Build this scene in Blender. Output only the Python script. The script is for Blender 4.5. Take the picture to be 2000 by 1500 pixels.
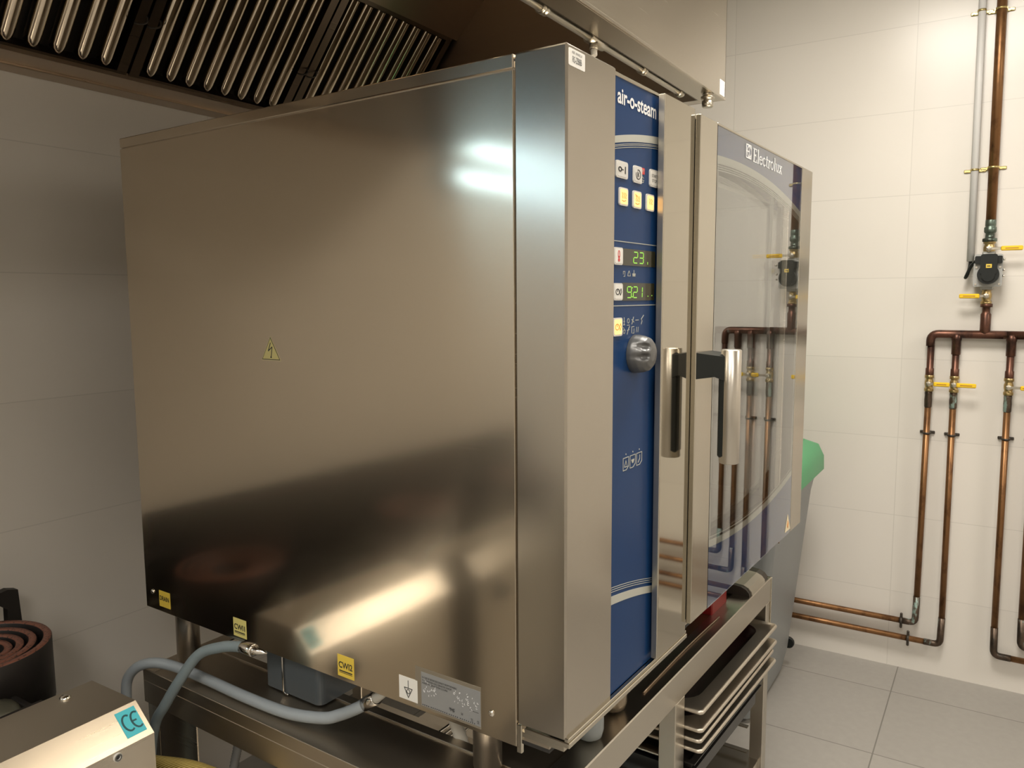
import bpy, math, random
from mathutils import Vector, Matrix
random.seed(7)
S = bpy.context.scene
for o in list(bpy.data.objects):
    bpy.data.objects.remove(o)

# ------------------------------------------------------------------ camera, world, exposure
W_PX = 2000.0
F_PX = 1525.6
cam_d = bpy.data.cameras.new('camera')
cam = bpy.data.objects.new('camera', cam_d)
S.collection.objects.link(cam)
cam_d.sensor_width = 36.0
cam_d.lens = 36.0 * F_PX / W_PX
cam_d.clip_start = 0.02
yaw, pit, rol = math.radians(32.2351), math.radians(6.327), math.radians(-0.3347)
fd = Vector((math.cos(yaw) * math.cos(pit), math.sin(yaw) * math.cos(pit), -math.sin(pit)))
rr = Vector((math.sin(yaw), -math.cos(yaw), 0))
uu = rr.cross(fd)
r2 = rr * math.cos(rol) + uu * math.sin(rol)
u2 = -rr * math.sin(rol) + uu * math.cos(rol)
M = Matrix((r2, u2, -fd)).transposed().to_4x4()
M.translation = Vector((-0.9194, -0.4931, 1.4364))
cam.matrix_world = M
S.camera = cam

world = bpy.data.worlds.new('world')
S.world = world
world.use_nodes = True
world.node_tree.nodes['Background'].inputs[0].default_value = (0.55, 0.75, 1.0, 1)
world.node_tree.nodes['Background'].inputs[1].default_value = 1.0

S.view_settings.view_transform = 'Standard'
S.view_settings.look = 'None'
S.view_settings.gamma = 1
S.view_settings.use_curve_mapping = False
S.view_settings.exposure = 0.3

WARM = (1.0, 0.945, 0.86)
LAMPS = [  # x, y, size x, size y, power : recessed ceiling panels of the kitchen
    (0.95, -0.32, 0.6, 0.6, 27), (-0.85, -0.32, 0.6, 0.6, 15), (-2.3, -1.9, 0.6, 0.6, 24), (-2.3, -0.12, 0.6, 0.6, 13),
    (1.15, -2.6, 0.6, 0.6, 20)]
CEIL = 2.75

# ------------------------------------------------------------------ materials
def nmat(name, color, metal=0.0, rough=0.5, ior=1.5, trans=0.0, coat=0.0, emit=None, es=0.0, spec=None):
    m = bpy.data.materials.new(name)
    m.use_nodes = True
    b = m.node_tree.nodes['Principled BSDF']
    b.inputs['Base Color'].default_value = (*color, 1)
    b.inputs['Metallic'].default_value = metal
    b.inputs['Roughness'].default_value = rough
    b.inputs['IOR'].default_value = ior
    b.inputs['Transmission Weight'].default_value = trans
    b.inputs['Coat Weight'].default_value = coat
    b.inputs['Coat Roughness'].default_value = 0.05
    if emit:
        b.inputs['Emission Color'].default_value = (*emit, 1)
        b.inputs['Emission Strength'].default_value = es
    if spec is not None:
        b.inputs['Specular IOR Level'].default_value = spec
    return m

def node(m, t, **kw):
    n = m.node_tree.nodes.new(t)
    for k, v in kw.items():
        setattr(n, k, v)
    return n

def brushed(name, color, rough, amt=0.05, scale=(3, 3, 400), aniso=0.0, blotch=0.04, haze=0.0):
    """stainless steel: fine brushing in the roughness plus faint smears"""
    m = nmat(name, color, 1.0, rough)
    L = m.node_tree.links
    b = m.node_tree.nodes['Principled BSDF']
    tc = node(m, 'ShaderNodeTexCoord')
    mp = node(m, 'ShaderNodeMapping')
    mp.inputs['Scale'].default_value = scale
    nz = node(m, 'ShaderNodeTexNoise')
    nz.inputs['Scale'].default_value = 1.0
    nz.inputs['Detail'].default_value = 3
    L.new(tc.outputs['Object'], mp.inputs[0]); L.new(mp.outputs[0], nz.inputs['Vector'])
    n2 = node(m, 'ShaderNodeTexNoise')
    n2.inputs['Scale'].default_value = 5.0
    n2.inputs['Detail'].default_value = 4
    L.new(tc.outputs['Object'], n2.inputs['Vector'])
    r1 = node(m, 'ShaderNodeMapRange'); r1.inputs['To Min'].default_value = rough - amt; r1.inputs['To Max'].default_value = rough + amt
    L.new(nz.outputs['Fac'], r1.inputs['Value'])
    r3 = node(m, 'ShaderNodeMapRange'); r3.inputs['To Min'].default_value = -blotch; r3.inputs['To Max'].default_value = blotch
    L.new(n2.outputs['Fac'], r3.inputs['Value'])
    ad = node(m, 'ShaderNodeMath', operation='ADD'); ad.use_clamp = True
    L.new(r1.outputs[0], ad.inputs[0]); L.new(r3.outputs[0], ad.inputs[1])
    L.new(ad.outputs[0], b.inputs['Roughness'])
    if haze > 0:   # brushed sheet: a sharper lobe plus a wide hazy one
        b2 = node(m, 'ShaderNodeBsdfPrincipled')
        b2.inputs['Base Color'].default_value = (*color, 1); b2.inputs['Metallic'].default_value = 1.0; b2.inputs['Roughness'].default_value = 0.19
        b2.inputs['Anisotropic'].default_value = 0.95; b2.inputs['Anisotropic Rotation'].default_value = 0.25
        tg = node(m, 'ShaderNodeTangent'); tg.direction_type = 'RADIAL'; tg.axis = 'Z'
        L.new(tg.outputs[0], b2.inputs['Tangent'])
        ms = node(m, 'ShaderNodeMixShader'); ms.inputs[0].default_value = haze
        L.new(b.outputs[0], ms.inputs[1]); L.new(b2.outputs[0], ms.inputs[2])
        L.new(ms.outputs[0], m.node_tree.nodes['Material Output'].inputs['Surface'])
    return m

STEEL = brushed('side_steel', (0.57, 0.50, 0.405), 0.115, 0.02, blotch=0.015, haze=0.45)
STEEL_COL = brushed('column_steel', (0.50, 0.46, 0.40), 0.17, 0.04, haze=0.35)
STEEL_POL = brushed('polished_steel', (0.50, 0.46, 0.38), 0.06, 0.015, blotch=0.015)
STEEL_FRAME = brushed('stand_steel', (0.56, 0.50, 0.42), 0.25, 0.06)
STEEL_BRIGHT = brushed('bright_steel', (0.56, 0.52, 0.44), 0.18, 0.04)
STEEL_SAT = brushed('satin_steel', (0.56, 0.52, 0.45), 0.32, 0.05)
STEEL_HOOD = brushed('hood_steel', (0.55, 0.50, 0.42), 0.25, 0.05)
STEEL_FILTER = brushed('filter_steel', (0.72, 0.62, 0.49), 0.13, 0.05)
FILTER_DARK = nmat('filter_back_dark', (0.03, 0.024, 0.018), 0.3, 0.4)  # even dark brown for the sheet behind the baffles
CHROME = nmat('chrome', (0.8, 0.76, 0.7), 1.0, 0.12)
BLACK = nmat('black_plastic', (0.010, 0.012, 0.011), 0, 0.36, spec=0.35)
RUBBER = nmat('dark_gasket', (0.012, 0.010, 0.009), 0, 0.5)
DARK = nmat('dark_inside', (0.02, 0.018, 0.016), 0, 0.6)
BLUE = nmat('blue_panel', (0.010, 0.040, 0.125), 0, 0.22, 1.5, spec=0.12)
BLUE_DOOR = nmat('blue_print', (0.022, 0.065, 0.21), 0, 0.5, 1.5, spec=0.2)
PRINT_GREY = nmat('print_grey', (0.42, 0.42, 0.37), 0, 0.35)
PRINT_WHITE = nmat('print_white', (0.78, 0.78, 0.78), 0, 0.4)
PRINT_DARK = nmat('print_dark', (0.02, 0.02, 0.02), 0, 0.5)
PRINT_RED = nmat('print_red', (0.6, 0.03, 0.03), 0, 0.4)
BTN = nmat('button_white', (0.62, 0.60, 0.56), 0, 0.35)
AMBER = nmat('lit_amber', (0.9, 0.5, 0.15), 0, 0.4, emit=(1.0, 0.60, 0.20), es=1.0)
AMBER_D = nmat('amber_symbol', (0.45, 0.18, 0.03), 0, 0.4, emit=(1.0, 0.45, 0.1), es=0.25)
DISP = nmat('display_window', (0.035, 0.034, 0.02), 0, 0.15)
LED = nmat('display_digit', (0.2, 0.5, 0.05), 0, 0.4, emit=(0.45, 0.9, 0.12), es=0.35)
YELLOW = nmat('yellow_label', (0.72, 0.52, 0.07), 0, 0.45)
WHITE_L = nmat('white_label', (0.75, 0.73, 0.68), 0, 0.45)
CYAN_L = nmat('cyan_label', (0.10, 0.62, 0.72), 0, 0.45)
PLATE = nmat('rating_plate_silver', (0.42, 0.43, 0.44), 0.6, 0.35)
KNOB = nmat('knob_grey', (0.13, 0.13, 0.128), 0.5, 0.36)
GREY_PL = nmat('grey_plastic', (0.27, 0.29, 0.29), 0, 0.35)
HOSE = nmat('grey_hose', (0.20, 0.245, 0.26), 0, 0.38)
RIBWHITE = nmat('white_ribbed', (0.62, 0.6, 0.54), 0, 0.5)
CAST = nmat('cast_iron', (0.016, 0.013, 0.011), 0.2, 0.5)
GREEN = nmat('green_lid', (0.07, 0.30, 0.13), 0, 0.45)
BINGREY = nmat('bin_grey', (0.215, 0.225, 0.225), 0, 0.42)
RED = nmat('red_plastic', (0.22, 0.008, 0.008), 0, 0.35)
BRASS = nmat('brass', (0.48, 0.36, 0.17), 1.0, 0.35)
ZINC = nmat('yellow_zinc', (0.62, 0.50, 0.22), 1.0, 0.35)
NICKEL = nmat('nickel', (0.55, 0.51, 0.43), 1.0, 0.3)
LEVER = nmat('yellow_lever', (0.85, 0.55, 0.02), 0, 0.4)
CONDUIT = nmat('grey_conduit', (0.66, 0.65, 0.63), 0, 0.45)
ALU = nmat('cast_alloy', (0.42, 0.42, 0.40), 0.6, 0.45)
CLIPM = nmat('dark_clip', (0.06, 0.05, 0.04), 0.5, 0.45)
TRAYBLACK = nmat('black_enamel', (0.015, 0.014, 0.013), 0.1, 0.3)
GLASS = nmat('door_glass', (0.93, 0.95, 0.93), 0, 0.0, 1.6, 1.0)
CAVITY = nmat('cavity_steel', (0.42, 0.38, 0.32), 0.9, 0.35)
LAMPM = nmat('lamp_diffuser', (0.9, 0.9, 0.9), 0, 0.5, emit=WARM, es=6.0)
LAMPCOOL = nmat('cool_tube', (0.9, 0.9, 0.9), 0, 0.5, emit=(0.55, 0.82, 1.0), es=10.0)

def copper(name, dark, mid, green, gpos):
    m = nmat(name, mid, 0.85, 0.38)
    L = m.node_tree.links; b = m.node_tree.nodes['Principled BSDF']
    tc = node(m, 'ShaderNodeTexCoord')
    mp = node(m, 'ShaderNodeMapping'); mp.inputs['Scale'].default_value = (1, 1, 0.5)
    nz = node(m, 'ShaderNodeTexNoise'); nz.inputs['Scale'].default_value = 22; nz.inputs['Detail'].default_value = 6; nz.inputs['Roughness'].default_value = 0.65
    L.new(tc.outputs['Object'], mp.inputs[0]); L.new(mp.outputs[0], nz.inputs['Vector'])
    cr = node(m, 'ShaderNodeValToRGB')
    e = cr.color_ramp.elements
    e[0].position = 0.34; e[0].color = (*dark, 1)
    e[1].position = 0.5; e[1].color = (*mid, 1)
    g = cr.color_ramp.elements.new(gpos); g.color = (*mid, 1)
    g = cr.color_ramp.elements.new(min(1, gpos + 0.05)); g.color = (*green, 1)
    L.new(nz.outputs['Fac'], cr.inputs[0]); L.new(cr.outputs[0], b.inputs['Base Color'])
    rm = node(m, 'ShaderNodeMapRange'); rm.inputs['From Min'].default_value = gpos - 0.05; rm.inputs['From Max'].default_value = gpos + 0.06
    rm.inputs['To Min'].default_value = 0.8; rm.inputs['To Max'].default_value = 0.15
    L.new(nz.outputs['Fac'], rm.inputs['Value']); L.new(rm.outputs[0], b.inputs['Metallic'])
    return m
COPPER = copper('copper_pipe', (0.11, 0.05, 0.022), (0.24, 0.12, 0.05), (0.25, 0.30, 0.24), 0.80)
COPPER_RED = copper('copper_tarnished', (0.045, 0.025, 0.02), (0.13, 0.06, 0.04), (0.22, 0.25, 0.2), 0.66)
PATINA = copper('copper_patina', (0.03, 0.028, 0.024), (0.10, 0.07, 0.05), (0.22, 0.30, 0.26), 0.56)
VERDI = copper('verdigris', (0.05, 0.05, 0.04), (0.13, 0.17, 0.14), (0.40, 0.46, 0.42), 0.56)

def tile_mat(name, axis, tile, tw, th, off_u, off_v, grout, gw, rough, stagger=0.0, var=0.02, bump=0.0):
    """procedural tiles: axis pair chosen from object coordinates, thin grout joints"""
    m = nmat(name, tile, 0, rough)
    L = m.node_tree.links; b = m.node_tree.nodes['Principled BSDF']
    tc = node(m, 'ShaderNodeTexCoord')
    sp = node(m, 'ShaderNodeSeparateXYZ')
    L.new(tc.outputs['Object'], sp.inputs[0])
    fr = []
    cells = []
    for ax, size, off in ((axis[0], tw, off_u), (axis[1], th, off_v)):
        a = node(m, 'ShaderNodeMath', operation='SUBTRACT'); L.new(sp.outputs[ax], a.inputs[0]); a.inputs[1].default_value = off
        d = node(m, 'ShaderNodeMath', operation='DIVIDE'); L.new(a.outputs[0], d.inputs[0]); d.inputs[1].default_value = size
        f = node(m, 'ShaderNodeMath', operation='FRACT'); L.new(d.outputs[0], f.inputs[0])
        s = node(m, 'ShaderNodeMath', operation='SUBTRACT'); L.new(f.outputs[0], s.inputs[0]); s.inputs[1].default_value = 0.5
        ab = node(m, 'ShaderNodeMath', operation='ABSOLUTE'); L.new(s.outputs[0], ab.inputs[0])
        g = node(m, 'ShaderNodeMath', operation='GREATER_THAN'); L.new(ab.outputs[0], g.inputs[0]); g.inputs[1].default_value = 0.5 - gw / size / 2
        fl = node(m, 'ShaderNodeMath', operation='FLOOR'); L.new(d.outputs[0], fl.inputs[0])
        fr.append(g); cells.append(fl)
    mx = node(m, 'ShaderNodeMath', operation='MAXIMUM'); L.new(fr[0].outputs[0], mx.inputs[0]); L.new(fr[1].outputs[0], mx.inputs[1])
    cb = node(m, 'ShaderNodeCombineXYZ'); L.new(cells[0].outputs[0], cb.inputs[0]); L.new(cells[1].outputs[0], cb.inputs[1])
    wn = node(m, 'ShaderNodeTexWhiteNoise'); wn.noise_dimensions = '3D'; L.new(cb.outputs[0], wn.inputs['Vector'])
    nz = node(m, 'ShaderNodeTexNoise'); nz.inputs['Scale'].default_value = 40 if bump else 2.0; nz.inputs['Detail'].default_value = 5
    L.new(tc.outputs['Object'], nz.inputs['Vector'])
    v1 = node(m, 'ShaderNodeMapRange'); v1.inputs['To Min'].default_value = 1 - var; v1.inputs['To Max'].default_value = 1 + var; L.new(wn.outputs['Value'], v1.inputs['Value'])
    v2 = node(m, 'ShaderNodeMapRange'); v2.inputs['To Min'].default_value = 1 - var * 1.5; v2.inputs['To Max'].default_value = 1 + var * 1.5; L.new(nz.outputs['Fac'], v2.inputs['Value'])
    mu = node(m, 'ShaderNodeMath', operation='MULTIPLY'); L.new(v1.outputs[0], mu.inputs[0]); L.new(v2.outputs[0], mu.inputs[1])
    vm = node(m, 'ShaderNodeVectorMath', operation='SCALE'); vm.inputs[0].default_value = tile; L.new(mu.outputs[0], vm.inputs['Scale'])
    mix = node(m, 'ShaderNodeMix', data_type='RGBA')
    L.new(mx.outputs[0], mix.inputs[0]); L.new(vm.outputs[0], mix.inputs[6]); mix.inputs[7].default_value = (*grout, 1)
    L.new(mix.outputs[2], b.inputs['Base Color'])
    bp = node(m, 'ShaderNodeBump'); bp.inputs['Strength'].default_value = 0.25; bp.inputs['Distance'].default_value = 0.002; bp.invert = True
    ad = node(m, 'ShaderNodeMath', operation='MULTIPLY_ADD'); L.new(nz.outputs['Fac'], ad.inputs[0]); ad.inputs[1].default_value = bump; L.new(mx.outputs[0], ad.inputs[2])
    L.new(ad.outputs[0], bp.inputs['Height']); L.new(bp.outputs[0], b.inputs['Normal'])
    return m
WALLT = (0.72, 0.68, 0.62)
WALL_R = tile_mat('wall_tiles_right', ('Y', 'Z'), WALLT, 0.655, 0.30, -0.172, 0.0, (0.62, 0.585, 0.53), 0.0025, 0.28)
WALL_B = tile_mat('wall_tiles_back', ('X', 'Z'), WALLT, 0.655, 0.30, -0.10, 0.0, (0.62, 0.585, 0.53), 0.0025, 0.28)
FLOORM = tile_mat('floor_tiles', ('X', 'Y'), (0.33, 0.31, 0.28), 0.46, 0.46, 2.105, -0.212, (0.17, 0.16, 0.14), 0.004, 0.5, var=0.05, bump=0.5)
CEILM = nmat('ceiling_paint', (0.72, 0.70, 0.66), 0, 0.7)

# ------------------------------------------------------------------ mesh building helpers
def prop(o, label=None, cat=None, group=None, kind=None):
    if label: o['label'] = label
    if cat: o['category'] = cat
    if group: o['group'] = group
    if kind: o['kind'] = kind
    return o

class Fr:
    """local drawing plane: origin, right, up, outward normal"""
    def __init__(s, O, R, U, N):
        s.O, s.R, s.U, s.N = Vector(O), Vector(R), Vector(U), Vector(N)
    def p(s, x, y, h=0.0):
        return s.O + s.R * x + s.U * y + s.N * h

class MB:
    def __init__(s):
        s.v, s.f, s.sm, s.mi, s.c = [], [], [], [], 0
    def add(s, vs, fs, smooth=False):
        n = len(s.v)
        s.v += [Vector(a) for a in vs]
        for f in fs:
            s.f.append([n + i for i in f]); s.sm.append(smooth); s.mi.append(s.c)
        return s
    def m(s, i):
        s.c = i; return s
    def box(s, x0, x1, y0, y1, z0, z1, c=0.0):
        """box with chamfered edges when c > 0"""
        if x0 > x1: x0, x1 = x1, x0
        if y0 > y1: y0, y1 = y1, y0
        if z0 > z1: z0, z1 = z1, z0
        c = min(c, (x1 - x0) * .45, (y1 - y0) * .45, (z1 - z0) * .45)
        if c <= 0:
            vs = [(x, y, z) for z in (z0, z1) for y in (y0, y1) for x in (x0, x1)]
            return s.add(vs, [(0, 2, 3, 1), (4, 5, 7, 6), (0, 1, 5, 4), (2, 6, 7, 3), (0, 4, 6, 2), (1, 3, 7, 5)])
        lo, hi = (x0, y0, z0), (x1, y1, z1)
        vs = []; idx = {}
        for sx in (0, 1):
            for sy in (0, 1):
                for sz in (0, 1):
                    corner = [hi[k] if q else lo[k] for k, q in enumerate((sx, sy, sz))]
                    for k in range(3):
                        q = list(corner)
                        for j, sg in enumerate((sx, sy, sz)):
                            if j != k:
                                q[j] += -c if sg else c
                        idx[(sx, sy, sz, k)] = len(vs); vs.append(q)
        fs = []
        for k in range(3):
            a, b = [(1, 2), (0, 2), (0, 1)][k]
            for sg in (0, 1):
                loop = []
                for (pa, pb) in ((0, 0), (1, 0), (1, 1), (0, 1)):
                    q = [0, 0, 0]; q[k] = sg; q[a] = pa; q[b] = pb
                    loop.append(idx[(*q, k)])
                fs.append(loop)
        for k in range(3):
            a, b = [(1, 2), (0, 2), (0, 1)][k]
            for pa in (0, 1):
                for pb in (0, 1):
                    q0 = [0, 0, 0]; q0[a] = pa; q0[b] = pb
                    q1 = list(q0); q1[k] = 1
                    fs.append([idx[(*q0, a)], idx[(*q1, a)], idx[(*q1, b)], idx[(*q0, b)]])
        for sx in (0, 1):
            for sy in (0, 1):
                for sz in (0, 1):
                    fs.append([idx[(sx, sy, sz, k)] for k in range(3)])
        return s.add(vs, fs)
    def prism(s, fr, pts, h0, h1, smooth=False):
        n = len(pts)
        vs = [fr.p(x, y, h0) for x, y in pts] + [fr.p(x, y, h1) for x, y in pts]
        s.add(vs, [list(range(n))[::-1], list(range(n, 2 * n))])
        return s.add(vs, [(i, (i + 1) % n, n + (i + 1) % n, n + i) for i in range(n)], smooth)
    def rect(s, fr, x0, x1, y0, y1, h0=0.0, h1=0.0006, r=0.0, seg=4):
        if r <= 0:
            return s.prism(fr, [(x0, y0), (x1, y0), (x1, y1), (x0, y1)], h0, h1)
        pts = []
        for cx, cy, a0 in ((x1 - r, y0 + r, -90), (x1 - r, y1 - r, 0), (x0 + r, y1 - r, 90), (x0 + r, y0 + r, 180)):
            for k in range(seg + 1):
                a = math.radians(a0 + 90 * k / seg)
                pts.append((cx + r * math.cos(a), cy + r * math.sin(a)))
        return s.prism(fr, pts, h0, h1)
    def stroke(s, fr, pts, w, h0=0.0, h1=0.0006, closed=False):
        P = list(pts)
        if closed: P.append(P[0])
        for (ax, ay), (bx, by) in zip(P, P[1:]):
            dx, dy = bx - ax, by - ay
            l = math.hypot(dx, dy) or 1e-9
            nx, ny = -dy / l * w / 2, dx / l * w / 2
            ex, ey = dx / l * w * .2, dy / l * w * .2
            s.prism(fr, [(ax - nx - ex, ay - ny - ey), (bx - nx + ex, by - ny + ey), (bx + nx + ex, by + ny + ey), (ax + nx - ex, ay + ny - ey)], h0, h1)
        return s
    def ring(s, fr, cx, cy, r, w, h0=0.0, h1=0.0006, a0=0, a1=360, seg=24, ry=None):
        ry = ry or r
        pts = [(cx + r * math.cos(math.radians(a0 + (a1 - a0) * k / seg)), cy + ry * math.sin(math.radians(a0 + (a1 - a0) * k / seg))) for k in range(seg + 1)]
        return s.stroke(fr, pts, w, h0, h1)
    def disc(s, fr, cx, cy, r, h0, h1, seg=24):
        return s.prism(fr, [(cx + r * math.cos(2 * math.pi * k / seg), cy + r * math.sin(2 * math.pi * k / seg)) for k in range(seg)], h0, h1, True)
    def lathe(s, base, axis, prof, seg=24, smooth=True):
        """prof: list of (radius, height) along the axis"""
        ax = Vector(axis).normalized()
        t = Vector((1, 0, 0)) if abs(ax.x) < .8 else Vector((0, 1, 0))
        e1 = ax.cross(t).normalized(); e2 = ax.cross(e1)
        B = Vector(base); vs = []
        for r, h in prof:
            for k in range(seg):
                a = 2 * math.pi * k / seg
                vs.append(B + ax * h + (e1 * math.cos(a) + e2 * math.sin(a)) * max(r, 1e-5))
        fs = [(i * seg + k, i * seg + (k + 1) % seg, (i + 1) * seg + (k + 1) % seg, (i + 1) * seg + k) for i in range(len(prof) - 1) for k in range(seg)]
        s.add(vs, fs, smooth)
        nb = len(s.v) - len(vs)
        for st in (0, (len(prof) - 1) * seg):
            s.f.append([nb + st + k for k in range(seg)]); s.sm.append(False); s.mi.append(s.c)
        return s
    def cyl(s, p0, p1, r, seg=20, c=0.0):
        p0, p1 = Vector(p0), Vector(p1); l = (p1 - p0).length
        prof = [(r, 0), (r, l)] if c <= 0 else [(r - c, 0), (r, c), (r, l - c), (r - c, l)]
        return s.lathe(p0, p1 - p0, prof, seg)
    def tube(s, path, r, seg=14, smooth_path=True, sub=6, rib=None):
        P = [Vector(p) for p in path]
        if smooth_path and len(P) > 2:
            Q = []
            for i in range(len(P) - 1):
                a = P[max(i - 1, 0)]; b = P[i]; c = P[i + 1]; d = P[min(i + 2, len(P) - 1)]
                for k in range(sub):
                    t = k / sub
                    Q.append(0.5 * ((2 * b) + (-a + c) * t + (2 * a - 5 * b + 4 * c - d) * t * t + (-a + 3 * b - 3 * c + d) * t ** 3))
            Q.append(P[-1]); P = Q
        T = [(P[min(i + 1, len(P) - 1)] - P[max(i - 1, 0)]).normalized() for i in range(len(P))]
        t0 = T[0]; n = t0.orthogonal().normalized()
        vs = []
        for i, (p, t) in enumerate(zip(P, T)):
            n = (n - t * n.dot(t)).normalized(); b = t.cross(n)
            rad = r if rib is None else r * (1 - rib * (i % 2))
            for k in range(seg):
                a = 2 * math.pi * k / seg
                vs.append(p + (n * math.cos(a) + b * math.sin(a)) * rad)
        fs = [(i * seg + k, i * seg + (k + 1) % seg, (i + 1) * seg + (k + 1) % seg, (i + 1) * seg + k) for i in range(len(P) - 1) for k in range(seg)]
        s.add(vs, fs, True)
        nb = len(s.v) - len(vs)
        for st in (0, (len(P) - 1) * seg):
            s.f.append([nb + st + k for k in range(seg)]); s.sm.append(False); s.mi.append(s.c)
        return s
    def text(s, fr, body, x0, x1, y0, y1, h0=0.0, h1=0.0006, bold=0.0):
        """lettering fitted in the box x0..x1, y0..y1 of the plane"""
        cu = bpy.data.curves.new('lettering_curve', 'FONT')
        cu.body = body; cu.size = 1; cu.resolution_u = 4; cu.offset = bold
        ob = bpy.data.objects.new('lettering_tmp', cu)
        S.collection.objects.link(ob)
        dg = bpy.context.evaluated_depsgraph_get()
        me = bpy.data.meshes.new_from_object(ob.evaluated_get(dg))
        bpy.data.objects.remove(ob); bpy.data.curves.remove(cu)
        xs = [v.co.x for v in me.vertices]; ys = [v.co.y for v in me.vertices]
        ax, bx, ay, by = min(xs), max(xs), min(ys), max(ys)
        sx, sy = (x1 - x0) / (bx - ax), (y1 - y0) / (by - ay)
        vs = [fr.p(x0 + (v.co.x - ax) * sx, y0 + (v.co.y - ay) * sy, h1) for v in me.vertices]
        s.add(vs, [list(p.vertices) for p in me.polygons])
        bpy.data.meshes.remove(me)
        return s
    def build(s, name, mats, parent=None, base=(0, 0, 0), bevel=0.0, frame=None):
        me = bpy.data.meshes.new(name)
        B = Vector(base)
        me.from_pydata([v - B for v in s.v], [], s.f)
        if not isinstance(mats, (list, tuple)): mats = [mats]
        for m in mats: me.materials.append(m)
        for p, sm, mi in zip(me.polygons, s.sm, s.mi):
            p.use_smooth = sm; p.material_index = mi
        me.validate(); me.update()
        import bmesh as _b
        bm = _b.new(); bm.from_mesh(me); _b.ops.recalc_face_normals(bm, faces=bm.faces); bm.to_mesh(me); bm.free()
        o = bpy.data.objects.new(name, me)
        S.collection.objects.link(o)
        if parent is None:
            o.location = B
        else:
            o.parent = parent
        if bevel > 0:
            md = o.modifiers.new('bevel', 'BEVEL'); md.width = bevel; md.segments = 2; md.limit_method = 'ANGLE'
        return o

def empty(name, loc, rz=0.0, **kw):
    o = bpy.data.objects.new(name, None)
    o.empty_display_size = 0.05
    o.location = loc; o.rotation_euler = (0, 0, rz)
    S.collection.objects.link(o)
    return prop(o, **kw)

class Thing:
    """a thing whose parts are drawn in the thing's own (possibly turned) frame with true heights"""
    def __init__(s, name, base, rz=0.0, **kw):
        s.base = Vector(base)
        c, sn = math.cos(rz), math.sin(rz)
        s.root = empty(name, (base[0] * c - base[1] * sn, base[0] * sn + base[1] * c, base[2]), rz, **kw)
    def part(s, name, mb, mats, parent=None, **kw):
        o = mb.build(name, mats, parent or s.root, s.base)
        return prop(o, **kw)

# ------------------------------------------------------------------ the room
XR, YB = 2.329, 1.452
XL, YF = -4.2, -3.6
prop(MB().box(XL - .1, XR + .1, YF - .1, YB + .1, -0.1, 0).build('floor', FLOORM), kind='structure')
prop(MB().box(XL - .1, XR + .1, YF - .1, YB + .1, CEIL, CEIL + .1).build('ceiling', CEILM), kind='structure')
prop(MB().box(XR, XR + .1, YF - .1, YB + .1, 0, CEIL).build('wall_right', WALL_R), kind='structure')
prop(MB().box(XL, XR, YB, YB + .1, 0, CEIL).build('wall_back', WALL_B), kind='structure')
prop(MB().box(XL - .1, XL, YF - .1, YB + .1, 0, CEIL).build('wall_left', WALL_R), kind='structure')
prop(MB().box(XL, XR, YF - .1, YF, 0, CEIL).build('wall_front', WALL_B), kind='structure')

for i, (x, y, sx, sy, pw) in enumerate(LAMPS):
    T = Thing('ceiling_lamp', (x, y, CEIL), label='square recessed ceiling light panel number %s along the kitchen ceiling' % ['one', 'two', 'three', 'four', 'five'][i], cat='lamp', group='ceiling light panels')
    T.part('frame', MB().box(x - sx / 2 - .02, x + sx / 2 + .02, y - sy / 2 - .02, y + sy / 2 + .02, CEIL - .012, CEIL, .003), STEEL_BRIGHT)
    T.part('diffuser', MB().box(x - sx / 2, x + sx / 2, y - sy / 2, y + sy / 2, CEIL - .02, CEIL - .011), LAMPM)
    ld = bpy.data.lights.new('lamp_light', 'AREA'); ld.shape = 'RECTANGLE'; ld.size = sx; ld.size_y = sy
    ld.energy = pw; ld.color = WARM
    lo = bpy.data.objects.new('lamp_light', ld); lo.location = (x, y, CEIL - .03); S.collection.objects.link(lo)

# ------------------------------------------------------------------ combi oven
TH = math.radians(-2.017)
ZT, ZB, ZP = 1.7614, 0.8114, 0.776
OV = Thing('combi_oven', (0, 0, 0.65), TH, label='large stainless steel combi oven with blue control panel and glass door, on the stand', cat='oven')
FT = Fr((0, 0.004, 0), (1, 0, 0), (0, 0, 1), (0, -1, 0))      # control panel front
FC = Fr((0, 0.0, 0), (1, 0, 0), (0, 0, 1), (0, -1, 0))        # column front
SD = Fr((0.0, 0, 0), (0, -1, 0), (0, 0, 1), (-1, 0, 0))        # side sheet, x axis = -depth

# body (behind the sheets), with an open cavity behind the door
b = MB()
b.box(0.004, 0.41, 0.03, 1.045, ZP + .012, 1.752)
b.box(1.10, 1.185, 0.03, 1.045, ZP + .012, 1.752)
b.box(0.41, 1.10, 0.03, 1.045, 1.66, 1.752)
b.box(0.41, 1.10, 0.03, 1.045, ZP + .012, 0.93)
b.box(0.41, 1.10, 0.75, 1.045, 0.93, 1.66)
OV.part('body', b, STEEL_FRAME)
OV.part('cavity', MB().box(0.412, 0.42, 0.032, 0.75, 0.93, 1.66).box(1.09, 1.098, 0.032, 0.75, 0.93, 1.66)
        .box(0.42, 1.09, 0.742, 0.75, 0.93, 1.66).box(0.42, 1.09, 0.032, 0.742, 0.93, 0.938).box(0.42, 1.09, 0.032, 0.742, 1.652, 1.66), CAVITY)
# side sheet
side = OV.part('side_panel', MB().box(0.0, 0.004, 0.0845, 1.0503, ZP, 1.7405, .0008), STEEL)
# top lid with folded edge
OV.part('lid', MB().box(0.0, 1.187, 0.0845, 1.0503, 1.7425, ZT, .0015), STEEL)
# corner column
col = OV.part('corner_column', MB().box(-0.0008, 0.139, 0.0, 0.0825, ZB, ZT, .003), STEEL_COL)
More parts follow.
